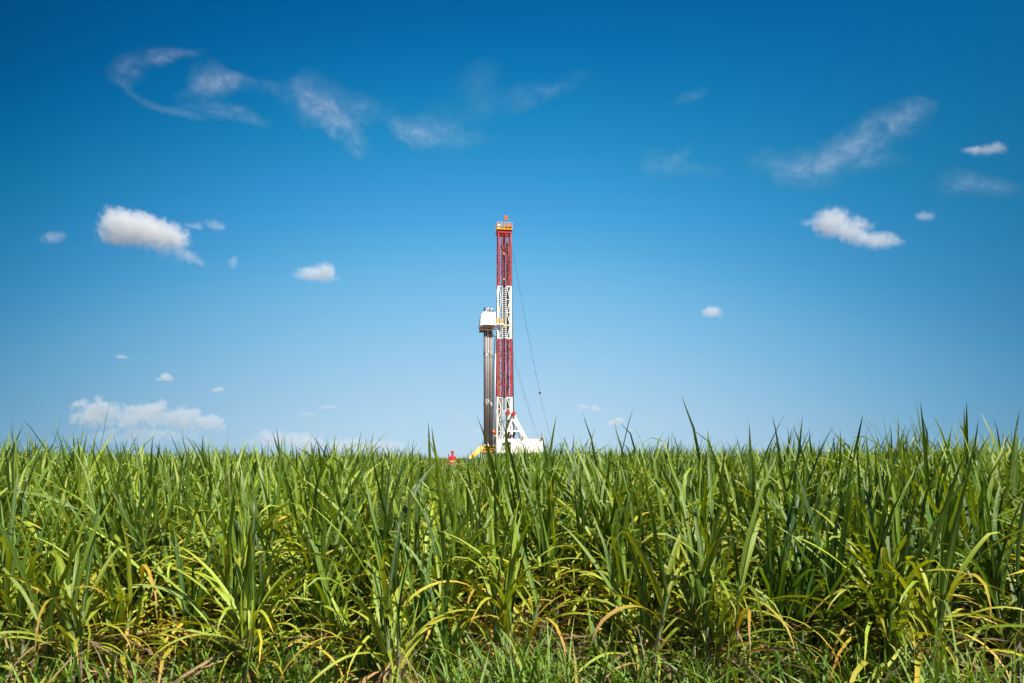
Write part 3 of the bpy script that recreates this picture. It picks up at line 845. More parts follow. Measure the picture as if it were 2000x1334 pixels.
MB().box((X(1056.3), 0.1, (zf + zw) / 2), (0.07, 5.1, zw - zf)).build('wall_panel', 'white', wall)
MB().box((X(1012), 2.62, (zf + zw) / 2), (7.6, 0.07, zw - zf)).build('wall_panel', 'white', wall)
MB().box((X(966.2), 1.2, (zf + zw) / 2), (0.07, 2.6, zw - zf)).build('wall_panel', 'white', wall)
win = MB().box((X(980.2), WY + 0.25, Zp(872)), (0.55, 0.25, 1.1)).build('instrument_cabinet', 'galv', rig, bevel=0.02)
MB().box((X(980.2), WY + 0.10, Zp(868)), (0.3, 0.05, 0.35)).build('gauge_panel', 'dark', win)
MB().box((X(991), WY + 1.3, Zp(874)), (0.75, 0.5, 1.9)).build('iron_roughneck', 'dark', rig, bevel=0.05)
drl = MB()
for py in (871, 875.5, 880, 884): drl.bar((X(987.4), WY + 0.1, Zp(py)), (X(994.6), WY + 0.1, Zp(py)), 0.08)
for px in (988, 994): drl.bar((X(px), WY + 0.1, zf), (X(px), WY + 0.1, Zp(870)), 0.07)
drl.build('doorway_rail', 'yellow', rig)
stair = MB()
for q in range(7): stair.box((X(991), WY - 0.15 - q * 0.26, zf - 0.1 - q * 0.30), (0.72, 0.25, 0.04))
stair.bar((X(987.6), WY - 0.05, zf), (X(987.6), WY - 1.95, 0.05), 0.08, 0.2).bar((X(994.4), WY - 0.05, zf), (X(994.4), WY - 1.95, 0.05), 0.08, 0.2)
stair.build('stairway', 'yellow', rig)
for px, py in ((964.5, 853.5), (1017.3, 854.3), (1054.3, 855.3)):
    fl_ = MB().tube([(X(px), WY - 0.12, Zp(py) - 0.05), (X(px), WY - 0.12, Zp(py) + 0.12), (X(px), WY - 0.12, Zp(py) + 0.24)], [0.28, 0.25, 0.10], 12).build('beacon', 'yellow', rig, smooth=True)
    MB().tube([(X(px), WY - 0.12, Zp(py) - 0.30), (X(px), WY - 0.12, Zp(py) - 0.05)], 0.06, 8).build('beacon_post', 'dark', fl_)
# substructure frame
for px in (968, 984, 1002, 1020, 1038, 1055):
    for yq in (-2.2, 2.3): MB().bar((X(px), yq, 0.0), (X(px), yq, zf - 0.24), 0.26, 0.24).build('substructure_post', 'dark', rig)
for yq in (-2.22, 2.32):
    for zq in (0.16, zf - 0.40): MB().bar((X(967), yq + 0.16, zq), (X(1056), yq + 0.16, zq), 0.3, 0.16).build('substructure_beam', 'dark', rig)
    for a, b in ((968, 984), (1002, 1020), (1038, 1055)): MB().bar((X(a), yq - 0.14, 0.3), (X(b), yq - 0.14, zf - 0.5), 0.14, 0.1).build('substructure_brace', 'dark', rig)
MB().box((X(1025), 0.1, 0.75), (3.4, 2.6, 1.3)).build('engine_skid', 'dark', rig, bevel=0.05)
MB().box((X(1006), -1.7, 0.7), (0.8, 0.8, 1.2)).build('accumulator', 'orange', rig, bevel=0.06)

# pipe deck beside the mast: yellow rails with red and brown panels
dk = empty('pipe_deck'); dk.parent = rig
xa, xb = X(938.5), X(966)
MB().box(((xa + xb) / 2, 0.0, Zp(882.5)), (xb - xa - 0.1, 3.6, 0.18)).build('deck_floor', 'yellow', dk)
MB().box(((xa + xb) / 2, 0.0, Zp(886)), (xb - xa - 0.2, 3.4, 0.36)).build('deck_beam', 'brown_steel', dk)
dr_ = MB()
for q in range(6): dr_.bar((xa + (xb - xa) * q / 5.0, -1.78, Zp(882)), (xa + (xb - xa) * q / 5.0, -1.78, Zp(871)), 0.08)
for py in (871, 876.5): dr_.bar((xa, -1.78, Zp(py)), (xb - 0.1, -1.78, Zp(py)), 0.10)
dr_.build('handrail', 'yellow', dk)
for a, b, m in ((941.5, 945.5, 'red'), (946.5, 950.5, 'dark'), (955.5, 963.5, 'red')):
    MB().box(((X(a) + X(b)) / 2, -1.55, Zp(878.5)), (X(b) - X(a), 0.3, 0.55)).build('tool_box', m, dk, bevel=0.03)
MB().box((X(948.5), -1.2, Zp(869.5)), (0.7, 0.5, 0.32)).build('slip_bowl', 'white', dk, bevel=0.05)
MB().box((X(959), 0.9, Zp(876)), (0.9, 0.9, 1.0)).build('pump_box', 'brown_steel', dk, bevel=0.04)
for px in (940.5, 952, 964):
    for yq in (-1.5, 1.5): MB().bar((X(px), yq, 0.0), (X(px), yq, Zp(887.5)), 0.2, 0.2).build('deck_post', 'dark', dk)
MB().tube([(X(960.6), -1.0, Zp(841)), (X(962.6), -1.0, Zp(843.5)), (X(963.8), -1.0, Zp(848))], [0.20, 0.24, 0.18], 10).build('swivel_elbow', 'orange', rig, smooth=True)
MB().tube([(X(963.8), -0.6, Zp(866)), (X(963.2), -0.5, Zp(800)), (X(962.6), -0.4, Zp(720)), (X(966.5), -0.3, Zp(660))], 0.06, 7).build('tong_line', 'cable', rig, smooth=True)
MB().tube([(X(965.6), -0.9, Zp(866)), (X(965.4), -0.8, Zp(780)), (X(966.8), -0.8, Zp(690))], 0.10, 7).build('standpipe', 'galv', rig, smooth=True)
# pipe slide (V-door ramp) running down to the left
rp = empty('pipe_ramp'); rp.parent = rig
A, B = Vector((X(940), -0.9, Zp(873.5))), Vector((X(909), -3.4, Zp(904)))
MB().bar(A, B, 0.08, 1.5, up=(0, 1, 0)).build('slide_plate', 'yellow', rp)
for dy in (-0.8, 0.8): MB().bar(A + Vector((0, dy, 0.1)), B + Vector((0, dy, 0.1)), 0.62, 0.12).build('side_rail', 'yellow', rp)
for t in (0.1, 0.35, 0.6, 0.85):
    p = A.lerp(B, t); MB().bar(p + Vector((0, 0, -0.05)), (p.x, p.y, 0.0), 0.16).build('ramp_post', 'dark', rp)
MB().bar(A + Vector((0.0, -0.9, 0.2)), A + Vector((0.05, -0.9, 1.0)), 0.14).build('gate_post', 'blue', rp)

# lines and wires to the right of the mast
def wire(p, q, r_, name, sag=0.0, n=14):
    p, q = Vector(p), Vector(q)
    pts = []
    for i in range(n + 1):
        t = i / n; v = p.lerp(q, t); v.z -= sag * 4 * t * (1 - t); pts.append(v)
    return MB().tube(pts, r_, 5).build(name, 'cable', rig, smooth=True)
wire((X(998.0), -0.6, Zp(452)), (X(1003.2), -0.8, Zp(858)), 0.042, 'hoist_line')
wire((X(998.6), 0.6, Zp(452)), (X(1004.6), 0.6, Zp(858)), 0.034, 'hoist_line')
wire((X(999.4), -0.3, Zp(640)), (X(1001.8), -0.5, Zp(858)), 0.045, 'hoist_line')
tl = wire((X(998.4), 0.0, Zp(470)), (X(1061), 3.0, Zp(760)), 0.024, 'tugger_line', 0.55)
MB().tube([(X(1061), 3.0, Zp(760)), (X(1061.2), 3.0, Zp(761)), (X(1061.4), 3.0, Zp(764)), (X(1061.6), 3.0, Zp(765.5))], [0.06, 0.2, 0.2, 0.05], 10).build('line_weight', 'dark', tl, smooth=True)
wire((X(1061.6), 3.0, Zp(765)), (X(1094), 5.0, Zp(880)), 0.022, 'tugger_line', 0.3)
wire((X(1000.5), -0.9, Zp(684)), (X(1058), -6.0, 0.0), 0.018, 'guy_wire', 0.3)
wire((X(1000.5), 0.9, Zp(684)), (X(1078), 6.0, 0.0), 0.018, 'guy_wire', 0.3)

# pipes racked in the platform fingers: each one a thing of its own
def drill_pipe_proto(mat, body_r):
    me = MB().tube([(0, 0, 0.12), (0, 0, 26.6)], body_r, 10).mesh('drill_pipe', mat, smooth=True)
    tj = MB().tube([(0, 0, -0.35), (0, 0, -0.28), (0, 0, 0.28), (0, 0, 0.35)], [body_r, body_r * 1.32, body_r * 1.32, body_r], 10).mesh('tool_joint', 'galv' if mat != 'pipe_dark' else 'dark', smooth=True)
    return me, tj
protos = [drill_pipe_proto(m, r_) for m, r_ in (('pipe_grey', 0.088), ('pipe_rust', 0.086), ('pipe_dark', 0.09))]
order = [2, 0, 1, 0, 0, 2, 0, 1, 2]
rw = rig.matrix_basis.copy()
for row_i in range(3):
    for q in range(9):
        k_ = order[q] if row_i == 0 else rr.randrange(3)
        lx = X(945.2) + (X(960.6) - X(945.2)) * (q + rr.uniform(-0.12, 0.12)) / 8
        ly = -1.0 + row_i * 0.62 + rr.uniform(-0.08, 0.08)
        base = Zp(881.2)
        top = Zp(rr.uniform(600.5, 606.5))
        body, joint = protos[k_]
        o = link('drill_pipe', body, None, rw @ Vector((lx, ly, base)), (rr.uniform(-0.0015, 0.0015), rr.uniform(-0.0015, 0.0015), rr.uniform(0, 6)))
        o.scale = (1, 1, (top - base) / 26.6)
        tag(o, 'long grey or rusty steel drill pipe racked upright in the bundle left of the mast', 'drill pipe', 'drill pipes racked upright beside the mast')
        for hz in (9.0 + rr.uniform(-0.5, 0.5), 18.0 + rr.uniform(-0.5, 0.5), 26.3): link('tool_joint', joint, o, (0, 0, hz))

# flag on the crown
fg = empty('flag', rw @ Vector((X(984.3), -0.3, zr)))
tag(fg, 'small orange flag on a thin pole at the top of the mast', 'flag')
MB().tube([(0, 0, 0), (0, 0, 2.6)], 0.022, 6).build('flag_pole', 'dark', fg)
fm = bpy.data.meshes.new('flag_cloth')
NX, NZ = 9, 6
fv = [(0.03 + 0.62 * i / NX, 0.07 * math.sin(i * 1.15 + j * 0.5) * (i / NX), 2.42 - 0.66 * j / NZ - 0.10 * (i / NX) + (0.10 * j / NZ * i / NX)) for j in range(NZ + 1) for i in range(NX + 1)]
fm.from_pydata(fv, [], [(j * (NX + 1) + i, j * (NX + 1) + i + 1, (j + 1) * (NX + 1) + i + 1, (j + 1) * (NX + 1) + i) for j in range(NZ) for i in range(NX)])
fm.materials.append(M['orange']); fm.shade_smooth()
link('flag_cloth', fm, fg)

# blue tank behind the cane, under the ramp
def px_world(px, y): return (px - 1000) / FPX * y
tk = empty('steel_tank', (px_world(921, 126), 126, PAD_Z), R(5))
tag(tk, 'blue steel tank below the yellow ramp, half hidden by cane', 'tank')
MB().box((0, 0, 0.62), (2.0, 1.5, 1.1)).build('tank_body', 'blue', tk, bevel=0.05)
for q in range(5): MB().bar((-0.85 + q * 0.425, -0.78, 0.10), (-0.85 + q * 0.425, -0.78, 1.14), 0.07, 0.06).build('rib', 'blue', tk)
for q in (-0.7, 0.7): MB().box((q, 0, 0.03), (0.18, 1.45, 0.06)).build('skid', 'dark', tk)
MB().tube([(0.3, 0, 1.16), (0.3, 0, 1.30)], 0.28, 14).build('hatch', 'galv', tk)
ps = empty('marker_post', (px_world(876, 59.5), 59.5, PAD_Z))
tag(ps, 'thin red post with orange foot beside the worker', 'post')
MB().tube([(0, 0, 0), (0, 0, 1.05)], 0.05, 8).build('post_foot', 'orange', ps)
MB().tube([(0, 0, 1.05), (0, 0, 1.58)], 0.04, 8).build('post_top', 'red', ps)

# ------------------------------------------------------------------ the worker
def make_person():
    P_ = {}
    verts, edges, rad = [], [], []
    def V_(name, co, r, parent=None):
        P_[name] = len(verts); verts.append(co); rad.append(r if isinstance(r, tuple) else (r, r))
        if parent is not None: edges.append((P_[parent], P_[name]))
    # figure faces -Y before the root turns it; 1.74 m tall
    V_('pelvis', (0, 0, 0.95), (0.155, 0.12))
    V_('waist', (0, 0.0, 1.10), (0.15, 0.115), 'pelvis')
    V_('chest', (0, 0.0, 1.28), (0.175, 0.13), 'waist')
    V_('upper', (0, 0.01, 1.41), (0.13, 0.10), 'chest')
    V_('neck', (0, 0.005, 1.49), (0.058, 0.058), 'upper')
    V_('jaw', (0, -0.02, 1.545), (0.066, 0.075), 'neck')
    V_('face', (0, -0.012, 1.62), (0.078, 0.095), 'jaw')
    V_('crown', (0, 0.0, 1.70), (0.062, 0.075), 'face')
    V_('nose', (0, -0.115, 1.595), (0.014, 0.014), 'face')
    for s, n in ((-1, 'l'), (1, 'r')):
        V_('ear' + n, (s * 0.088, 0.01, 1.60), (0.014, 0.02), 'face')
        V_('hip' + n, (s * 0.10, 0, 0.88), (0.10, 0.10), 'pelvis')
        V_('knee' + n, (s * 0.13, -0.02 - 0.03 * s, 0.48), (0.072, 0.072), 'hip' + n)
        V_('calf' + n, (s * 0.135, 0.01, 0.32), (0.068, 0.068), 'knee' + n)
        V_('ankle' + n, (s * 0.14, 0.02, 0.09), (0.055, 0.055), 'calf' + n)
        V_('heel' + n, (s * 0.14, 0.05, 0.045), (0.045, 0.045), 'ankle' + n)
        V_('toe' + n, (s * 0.155, -0.15, 0.038), (0.045, 0.036), 'ankle' + n)
        V_('shoulder' + n, (s * 0.19, 0.01, 1.39), (0.078, 0.078), 'upper')
        if s < 0: E_, W_, H_ = (-0.27, 0.03, 1.12), (-0.25, -0.10, 0.90), (-0.245, -0.135, 0.82)
        else: E_, W_, H_ = (0.30, 0.03, 1.13), (0.20, -0.20, 1.02), (0.14, -0.26, 1.01)
        V_('elbow' + n, E_, (0.055, 0.055), 'shoulder' + n)
        V_('wrist' + n, W_, (0.034, 0.034), 'elbow' + n)
        V_('palm' + n, H_, (0.036, 0.022), 'wrist' + n)
        d = (Vector(H_) - Vector(W_)).normalized(); side = d.cross(Vector((0, 1, 0.2))).normalized()
        curl = side.cross(d).normalized() * (1 if s < 0 else -1)
        for k, (off, L) in enumerate(((-0.027, 0.062), (-0.009, 0.075), (0.009, 0.072), (0.027, 0.055))):
            a = Vector(H_) + d * 0.035 + side * off
            b = a + d * L * 0.5 + curl * 0.012; c = b + d * L * 0.35 + curl * 0.028
            V_('f%d' % k + n, tuple(a), 0.0095, 'palm' + n); V_('g%d' % k + n, tuple(b), 0.0088, 'f%d' % k + n); V_('h%d' % k + n, tuple(c), 0.0075, 'g%d' % k + n)
        a = Vector(W_) + d * 0.03 - side * 0.035; b = a + d * 0.04 - side * 0.02 + curl * 0.015
        V_('t0' + n, tuple(a), 0.011, 'palm' + n); V_('t1' + n, tuple(b), 0.009, 't0' + n)
    me = bpy.data.meshes.new('person_skeleton'); me.from_pydata(verts, edges, [])
    o = link('person_skeleton', me)
    md = o.modifiers.new('skin', 'SKIN')
    md.use_smooth_shade = True; md.branch_smoothing = 0.4
    for i, sv in enumerate(me.skin_vertices[0].data):
        sv.radius = rad[i]; sv.use_root = (i == 0)
    sb = o.modifiers.new('sub', 'SUBSURF'); sb.levels = 2; sb.render_levels = 2
    dg = bpy.context.evaluated_depsgraph_get()
    body = bpy.data.meshes.new_from_object(o.evaluated_get(dg))
    bpy.data.objects.remove(o, do_unlink=True)
    body.name = 'body'
    body.materials.clear()
    for m in ('coverall', 'skin', 'boot'): body.materials.append(M[m])
    wr = {s: Vector(verts[P_['wrist' + s]]) for s in 'lr'}; pa = {s: Vector(verts[P_['palm' + s]]) for s in 'lr'}
    for p in body.polygons:
        c = p.center; mi = 0
        if c.z > 1.475: mi = 1
        if c.z < 0.13: mi = 2
        for s in 'lr':
            if (c - wr[s]).dot((pa[s] - wr[s]).normalized()) > 0.01 and (c - pa[s]).length < 0.22: mi = 1
        p.material_index = mi
    body.shade_smooth()
    return body
wy = 59.0
wk = empty('person', ((884 - 1000) / FPX * wy, wy, PAD_Z), R(25))
wk.scale = (0.9, 0.9, 1.0)
tag(wk, 'worker in red coverall and red helmet with white reflective belt, standing behind the cane', 'person')
link('body', make_person(), wk)
hm = MB()
prof = [(0.0, 0.155), (0.10, 0.15), (0.16, 0.12), (0.19, 0.07), (0.20, 0.0)]
ring = [(r_ * 0.88 * math.cos(2 * PI * q / 18), r_ * math.sin(2 * PI * q / 18) - 0.005, 1.645 + z * 0.85) for z, r_ in prof[:-1] for q in range(18)] + [(0, 0, 1.645 + 0.2 * 0.85)]
fs = [(i * 18 + q, i * 18 + (q + 1) % 18, (i + 1) * 18 + (q + 1) % 18, (i + 1) * 18 + q) for i in range(3) for q in range(18)] + [(54 + q, 54 + (q + 1) % 18, 72) for q in range(18)]
hm._add(ring, fs)
br = [(1.18 * r_[0], 1.18 * r_[1] - (0.03 if r_[1] < 0 else 0), 1.64) for r_ in ring[:18]]
hm._add(ring[:18] + br, [(q, (q + 1) % 18, (q + 1) % 18 + 18, q + 18) for q in range(18)])
hm.build('helmet', 'red', wk, smooth=True)
def band(z, rx, ry, h, x=0.0, y=0.0, name='reflective_band'):
    n = 20
    vs_ = [(x + rx * k_ * math.cos(2 * PI * q / n), y + ry * k_ * math.sin(2 * PI * q / n), z + dz) for k_ in (1.0, 0.93) for dz in (-h / 2, h / 2) for q in range(n)]
    fs_ = []
    for q in range(n):
        r_ = (q + 1) % n
        fs_ += [(q, r_, n + r_, n + q), (2 * n + q, 3 * n + q, 3 * n + r_, 2 * n + r_), (n + q, n + r_, 3 * n + r_, 3 * n + q), (q, 2 * n + q, 2 * n + r_, r_)]
    b = MB(); b._add(vs_, fs_); return b.build(name, 'reflective', wk, smooth=True)
band(1.0, 0.19, 0.15, 0.075, 0, 0, 'belt')
for s in (-1, 1): band(0.56, 0.092, 0.092, 0.06, s * 0.123, -0.015 - 0.02 * s)

# ------------------------------------------------------------------ clouds: real volumes far beyond the field
def cloud(name, label, cx, cy, half_w, half_h, dist, blobs, tau, rough=0.6, warp=(10, 22), grain=9, detail=5, edge=0.16, soft_base=None,
          streak=None, thresh=0.30, fray=0.75, depth=None, step=0.35, group=None):
    """cx, cy, half sizes, blobs (x, z, rx, rz, turn, weight) are given in photograph pixels and turned into metres at the cloud's distance"""
    S = dist / FPX
    dp = depth or half_h * 1.3
    loc = ((cx - 1000) * S, dist, CAM_H + (HORIZON_PX - cy) * S)
    bm = bmesh.new()
    bmesh.ops.create_icosphere(bm, subdivisions=3, radius=1.0)
    for v in bm.verts:                                            # rounded-box hull
        c = v.co; n = (abs(c.x) ** 3 + abs(c.y) ** 3 + abs(c.z) ** 3) ** (1 / 3)
        v.co = Vector((c.x / n * half_w * S, c.y / n * dp * S, c.z / n * half_h * S))
    me = bpy.data.meshes.new(name); bm.to_mesh(me); bm.free()
    o = link(name, me, None, loc)
    tag(o, label, 'cloud', group)
    k = Nodes(name + '_air')
    tcn = k.add('ShaderNodeTexCoord')
    q0 = k.vmath('SCALE', tcn.outputs['Object'], scale=1.0 / S)   # photograph pixels
    seed = (cx * 0.37, cy * 0.53, cx * 0.11)
    qs = k.vmath('ADD', q0, seed)
    if streak:                                                    # stretch the grain along the wind
        ang, st = streak
        mp = k.add('ShaderNodeMapping'); mp.vector_type = 'TEXTURE'
        mp.inputs['Rotation'].default_value = (0, -ang, 0); mp.inputs['Scale'].default_value = (1 + (st - 1) * 0.45, 1.2, 1.0)
        qw = k.noise(qs, 1.0 / 55, 3, 0.6)
        k.set(mp.inputs['Vector'], k.vmath('ADD', qs, k.vmath('SCALE', k.vmath('SUBTRACT', qw.outputs['Color'], (0.5, 0.5, 0.5)), scale=60.0))); qg = mp.outputs[0]
    else: qg = qs
    wn = k.noise(qs, 1.0 / warp[1], 3 if streak else 3, 0.55)
    w3 = k.vmath('SCALE', k.vmath('SUBTRACT', wn.outputs['Color'], (0.5, 0.5, 0.5)), scale=warp[0] * (3.0 if streak else 2.0))
    q = k.vmath('ADD', q0, w3)
    f = None
    for (bx, bz, rx, rz, turn, wt) in blobs:
        d = k.vmath('SUBTRACT', q, (bx, 0, bz))
        if turn:
            rt = k.add('ShaderNodeVectorRotate', rotation_type='Y_AXIS'); k.set(rt.inputs['Vector'], d); rt.inputs['Angle'].default_value = R(-turn); d = rt.outputs[0]
        d = k.vmath('MULTIPLY', d, (1.0 / rx, 1.0 / min(dp * 0.9, max(rz * 1.4, 4)), 1.0 / rz))
        e = k.math('MULTIPLY', k.math('SUBTRACT', 1.0, k.vmath('LENGTH', d)), wt)
        if streak: e = k.math('MAXIMUM', e, 0.0)
        f = e if f is None else k.math('ADD' if streak else 'MAXIMUM', f, e)
    gn = k.noise(qg, 1.0 / grain, detail, rough)
    d = k.math('ADD', f, k.math('MULTIPLY', k.math('SUBTRACT', gn.outputs[0], 0.5), fray * 2.0))
    d = k.math('MINIMUM', d, k.math('MULTIPLY', f, 4.0))
    mr = k.add('ShaderNodeMapRange', interpolation_type='SMOOTHSTEP')
    if streak:
        k.set(mr.inputs[0], gn.outputs[0]); mr.inputs[1].default_value = 0.36; mr.inputs[2].default_value = 0.68
        mr.inputs[3].default_value = 0.22
        fib = k.add('ShaderNodeMapping'); fib.vector_type = 'TEXTURE'
        fib.inputs['Rotation'].default_value = (0, -streak[0], 0); fib.inputs['Scale'].default_value = (streak[1] * 2.2, 2.0, 1.0)
        k.set(fib.inputs['Vector'], k.vmath('ADD', qs, k.vmath('SCALE', k.vmath('SUBTRACT', qw.outputs['Color'], (0.5, 0.5, 0.5)), scale=90.0)))
        fine = k.noise(fib.outputs[0], 1.0 / 7.0, 4, 0.6)
        body = k.math('POWER', f, 1.15)
        dens = k.math('MULTIPLY', k.math('MULTIPLY', body, mr.outputs[0]), k.math('MULTIPLY_ADD', fine.outputs[0], 4.4, -0.7))
        dens = k.math('MAXIMUM', dens, 0.0)
    else:
        k.set(mr.inputs[0], d); mr.inputs[1].default_value = thresh - edge; mr.inputs[2].default_value = thresh + edge
        dens = mr.outputs[0]
    if soft_base is not None:                                     # dissolving, level underside
        sz = k.add('ShaderNodeSeparateXYZ'); k.set(sz.inputs[0], q)
        b = k.add('ShaderNodeMapRange', interpolation_type='SMOOTHSTEP')
        k.set(b.inputs[0], sz.outputs[2]); b.inputs[1].default_value = soft_base[0]; b.inputs[2].default_value = soft_base[1]
        b.inputs[3].default_value = soft_base[2] if len(soft_base) > 2 else 0.0
        dens = k.math('MULTIPLY', dens, b.outputs[0])
    dens = k.math('MULTIPLY', dens, tau * (0.14 if streak else 1.0) / (min(half_h, dp) * 0.9 * S))
    pv = k.add('ShaderNodeVolumePrincipled')
    pv.inputs['Color'].default_value = (0.63, 0.645, 0.69, 1); pv.inputs['Anisotropy'].default_value = 0.0
    k.set(pv.inputs['Density'], dens)
    k.nt.links.new(pv.outputs[0], k.out.inputs['Volume'])
    k.m.cycles.volume_step_rate = step
    me.materials.append(k.m)
    return o

cloud('cumulus_cloud', 'bright puffy white cloud with flat soft base, high at left', 280, 462, 104, 70, 3200,
      [(-46, 24, 46, 38, 0, 1), (-5, 14, 84, 40, 12, 1.05), (44, 2, 56, 36, 18, 1), (-30, 2, 74, 30, 0, 1), (44, -28, 76, 28, 20, 0.7)], 2.1, 0.74, (9, 30), 13, 8, 0.26, (-42, 8, 0.05), thresh=0.36, fray=1.0, step=0.22)
cloud('cumulus_cloud', 'ragged white cloud with a tail sloping down to the right, high at right', 1668, 448, 110, 62, 3000,
      [(-44, 14, 44, 36, 0, 0.95), (-10, -4, 84, 26, 24, 1.05), (46, -22, 64, 22, 6, 0.95), (12, 10, 34, 18, 10, 0.7)], 1.5, 0.74, (8, 30), 13, 8, 0.30, (-50, -14, 0.05), thresh=0.38, fray=1.0, step=0.22)
cloud('cumulus_cloud', 'small white cloud between the big left cloud and the mast', 617, 536, 52, 32, 3600,
      [(2, -2, 50, 22, 8, 1), (20, 6, 24, 22, 0, 1), (-18, -1, 34, 14, 0, 0.9)], 0.9, 0.72, (5, 18), 10, 8, 0.32, (-22, 4), thresh=0.38, fray=0.95, step=0.22)
cloud('cumulus_cloud', 'tiny round white cloud low in the empty sky right of the mast', 1390, 611, 30, 22, 3600,
      [(0, 0, 24, 17, 0, 1), (7, -5, 24, 10, 10, 0.9)], 0.8, 0.68, (3, 12), 8, 7, 0.34, (-13, 3), thresh=0.38, fray=0.75, step=0.22)
# faint shreds around the larger ones
shreds = [(104, 465, 44, 26, [(0, 0, 36, 18, -12, 1)], 0.5, 'faint shred of cloud left of the bright puffy cloud'),
          (405, 443, 60, 28, [(16, 2, 34, 15, 12, 1), (-24, 2, 30, 13, 0, 0.9)], 0.6, 'faint ragged shred just right of the bright puffy cloud'),
          (372, 504, 46, 30, [(-4, 4, 36, 18, 20, 1), (16, -8, 26, 12, 30, 0.9)], 0.65, 'faint shred under the right end of the bright puffy cloud'),
          (453, 514, 22, 24, [(0, 0, 13, 20, 15, 1)], 0.5, 'thin upright wisp right of the shred under the puffy cloud'),
          (1806, 422, 36, 20, [(0, 0, 28, 13, 0, 1)], 0.6, 'faint small cloud right of the ragged white cloud'),
          (1925, 292, 62, 28, [(10, 0, 44, 18, -8, 1), (-22, -3, 34, 12, 0, 1)], 0.85, 'small flat pale cloud highest at the right edge'),
          (1578, 435, 30, 22, [(0, 0, 22, 14, 0, 1)], 0.4, 'faint wisp just left of the ragged white cloud')]
for cx_, cy_, hw, hh, bl, ta, lb in shreds:
    cloud('cloud_shred', lb, cx_, cy_, hw, hh, 3300, bl, ta * 0.5, 0.66, (7, 20), 13, 7, 0.42, (-hh * 0.8, 0, 0.1), thresh=0.5, fray=0.75, depth=14, step=0.15)
# small fair-weather clouds low down
smalls = [(238, 697, 24, 12, [(0, 0, 19, 7, 0, 1)], 0.55, 'tiny flat cloud, topmost of the three low at left'),
          (323, 738, 30, 17, [(0, 2, 17, 11, 0, 1), (0, -3, 26, 6, 0, 1)], 0.95, 'tiny peaked cloud, middle of the three low at left'),
          (425, 762, 27, 14, [(2, 2, 15, 8, 0, 1), (-3, -2, 21, 5, 0, 1)], 0.75, 'tiny cloud, rightmost of the three low at left'),
          (603, 809, 34, 11, [(0, 0, 26, 7, 4, 1)], 0.4, 'thin cloud streak low left of the drill pipes'),
          (641, 797, 30, 12, [(0, 1, 23, 7, -4, 1)], 0.5, 'thin cloud streak just above the other low streak left of the pipes'),
          (896, 811, 26, 10, [(0, 0, 20, 6, 0, 1)], 0.22, 'faint cloud scrap just left of the drill pipes'),
          (930, 840, 30, 13, [(0, 0, 24, 8, 0, 1)], 0.25, 'faint low cloud scrap behind the foot of the drill pipes'),
          (1153, 797, 38, 13, [(10, -1, 21, 8, 6, 1), (-15, 2, 18, 7, 0, 0.9)], 0.7, 'small flat cloud low at right of the hanging line weight'),
          (1203, 824, 30, 15, [(6, 2, 15, 9, 0, 1), (-5, -2, 23, 6, 0, 1)], 1.3, 'small white cloud lowest over the cane right of the rig'),
          (1228, 841, 22, 9, [(0, 0, 17, 5, 0, 1)], 0.25, 'faint scrap under the lowest small cloud right of the rig')]
for cx_, cy_, hw, hh, bl, ta, lb in smalls:
    cloud('small_cloud', lb, cx_, cy_, hw, hh, 9000, bl, ta * 0.6, 0.64, (3.0, 10), 8, 6, 0.36, (-hh, hh * 0.1), thresh=0.42, fray=0.55, depth=9)
# cumulus banks over the horizon
cloud('cloud_bank', 'long heaped cloud bank with bright bumpy top over the cane at left', 288, 822, 180, 56, 15000,
      [(-95, 12, 68, 42, 0, 1), (-34, 4, 40, 34, 0, 1), (10, 12, 48, 36, 0, 1), (70, 2, 58, 32, 0, 1), (118, -6, 46, 24, 10, 1), (0, -30, 168, 26, 0, 0.8)],
      0.62, 0.74, (9, 34), 20, 8, 0.16, (-46, 22, 0.22), thresh=0.30, fray=1.05, depth=14, step=0.1)
cloud('cloud_bank', 'pale low cloud bank hugging the horizon left of the rig', 640, 868, 178, 36, 17000,
      [(-110, 10, 54, 24, 0, 1), (-50, 4, 64, 24, 0, 1), (30, -2, 64, 20, 0, 1), (100, -6, 60, 18, 0, 1)],
      0.38, 0.70, (7, 26), 18, 7, 0.26, (-30, 4, 0.4), thresh=0.30, fray=0.9, depth=14, step=0.1)
# cirrus wisps
CI = dict(rough=0.66, detail=6, step=0.1, depth=14)
cloud('cirrus_wisp', 'brightest feathery wisp, slanting down to the right above left centre', 630, 220, 150, 100, 7500,
      [(-14, 26, 74, 66, 20, 0.62), (20, -16, 128, 34, 43, 1.15), (40, 8, 90, 48, 10, 0.5), (-66, 42, 76, 24, 12, 0.55), (90, 4, 80, 30, 4, 0.4)], 0.95, warp=(16, 60), grain=34, streak=(R(-36), 4.5), **CI)
cloud('cirrus_wisp', 'soft bright wisp between the slanting feathery one and the mast', 842, 256, 150, 72, 7600,
      [(-6, -8, 94, 46, 14, 0.95), (-40, -6, 70, 26, 25, 0.75), (60, -14, 90, 20, 0, 0.5), (20, 26, 50, 44, -30, 0.42)], 0.8, warp=(14, 52), grain=32, streak=(R(-12), 4.5), **CI)
cloud('cirrus_wisp', 'very faint veil above the mast', 1010, 182, 190, 74, 8000,
      [(-75, 14, 66, 70, 0, 0.6), (-10, -14, 150, 36, -18, 0.6), (70, 6, 110, 26, -20, 0.5)], 0.42, warp=(18, 60), grain=36, streak=(R(20), 4.0), **CI)
cloud('cirrus_wisp', 'curled wisp with bright inner edge in the upper left', 424, 160, 104, 62, 7500,
      [(-8, 2, 66, 46, 20, 0.8), (34, 4, 78, 26, 14, 0.7), (-30, -14, 66, 28, -20, 0.6)], 0.72, warp=(15, 50), grain=28, streak=(R(-24), 4.0), **CI)
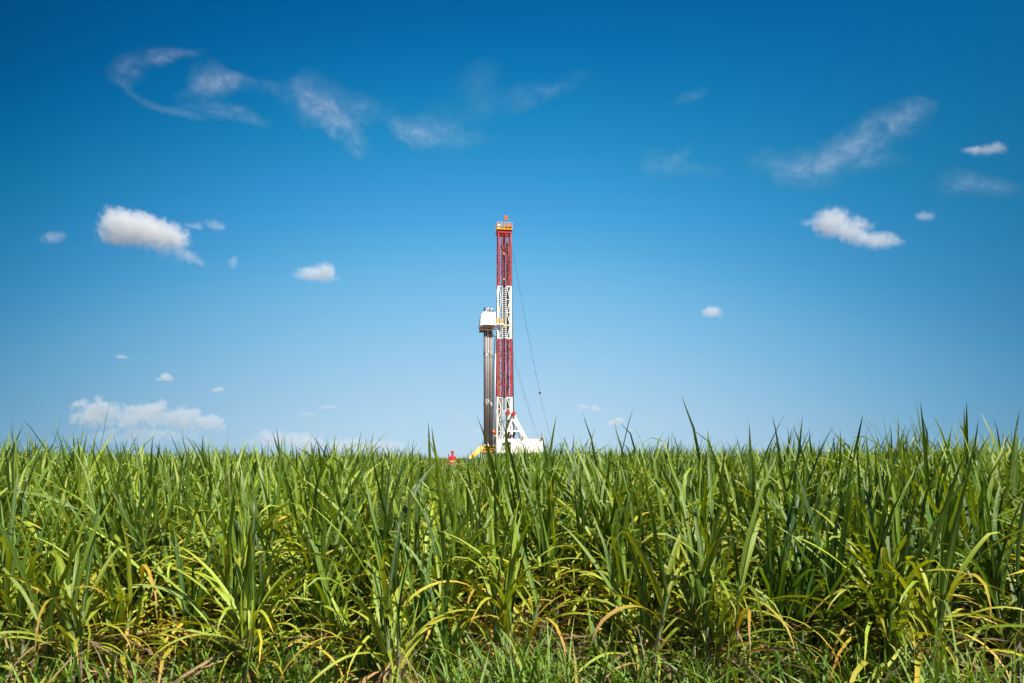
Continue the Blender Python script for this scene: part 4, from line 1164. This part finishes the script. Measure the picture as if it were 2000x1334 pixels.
cloud('cirrus_wisp', 'thin flat wisp, topmost in the upper left', 312, 110, 100, 38, 7500,
      [(-14, -2, 78, 28, -4, 0.85), (34, 4, 66, 16, -12, 0.7)], 0.62, warp=(10, 40), grain=24, streak=(R(5), 4.0), **CI)
cloud('cirrus_wisp', 'small square wisp at the far upper left', 243, 138, 58, 46, 7500,
      [(0, 0, 50, 36, 0, 0.9)], 0.6, warp=(10, 36), grain=22, streak=(R(12), 3.0), **CI)
cloud('cirrus_wisp', 'thin curved trail of cloud below the upper left wisps', 372, 204, 184, 70, 7500,
      [(-130, 36, 44, 10, 42, 0.6), (-86, 4, 60, 10, 26, 0.6), (-30, -16, 70, 12, 12, 0.6), (40, -12, 100, 24, 3, 0.7), (100, -22, 84, 17, 16, 0.95)], 0.6, warp=(5, 40), grain=26, streak=(R(-16), 5.0), **CI)
cloud('cirrus_wisp', 'broad feathery wisp rising to the right in the right sky', 1645, 286, 235, 112, 7500,
      [(-88, -40, 120, 46, 8, 1.0), (-20, -22, 160, 44, -22, 0.75), (70, 30, 150, 52, -24, 0.7), (120, 58, 90, 40, -20, 0.6), (40, -36, 120, 24, -8, 0.45)], 0.85, warp=(18, 70), grain=38, streak=(R(20), 4.5), **CI)
cloud('cirrus_wisp', 'pale lens-shaped wisp at the right edge', 1908, 360, 108, 46, 6500,
      [(-40, 2, 56, 34, 0, 0.85), (20, -4, 90, 27, 6, 0.8)], 0.65, warp=(10, 44), grain=28, streak=(R(-6), 4.0), **CI)
cloud('cirrus_wisp', 'dim wisp in the sky halfway between mast and right wisps', 1330, 318, 115, 50, 7500,
      [(-34, -2, 60, 38, 0, 0.75), (24, -14, 84, 20, 4, 0.6), (-10, 10, 60, 22, -30, 0.5)], 0.5, warp=(13, 44), grain=28, streak=(R(10), 4.0), **CI)
cloud('cirrus_wisp', 'faintest small wisp high right of the mast', 1348, 188, 58, 30, 7500,
      [(0, 0, 52, 16, -20, 0.8)], 0.4, warp=(9, 34), grain=22, streak=(R(20), 4.0), **CI)
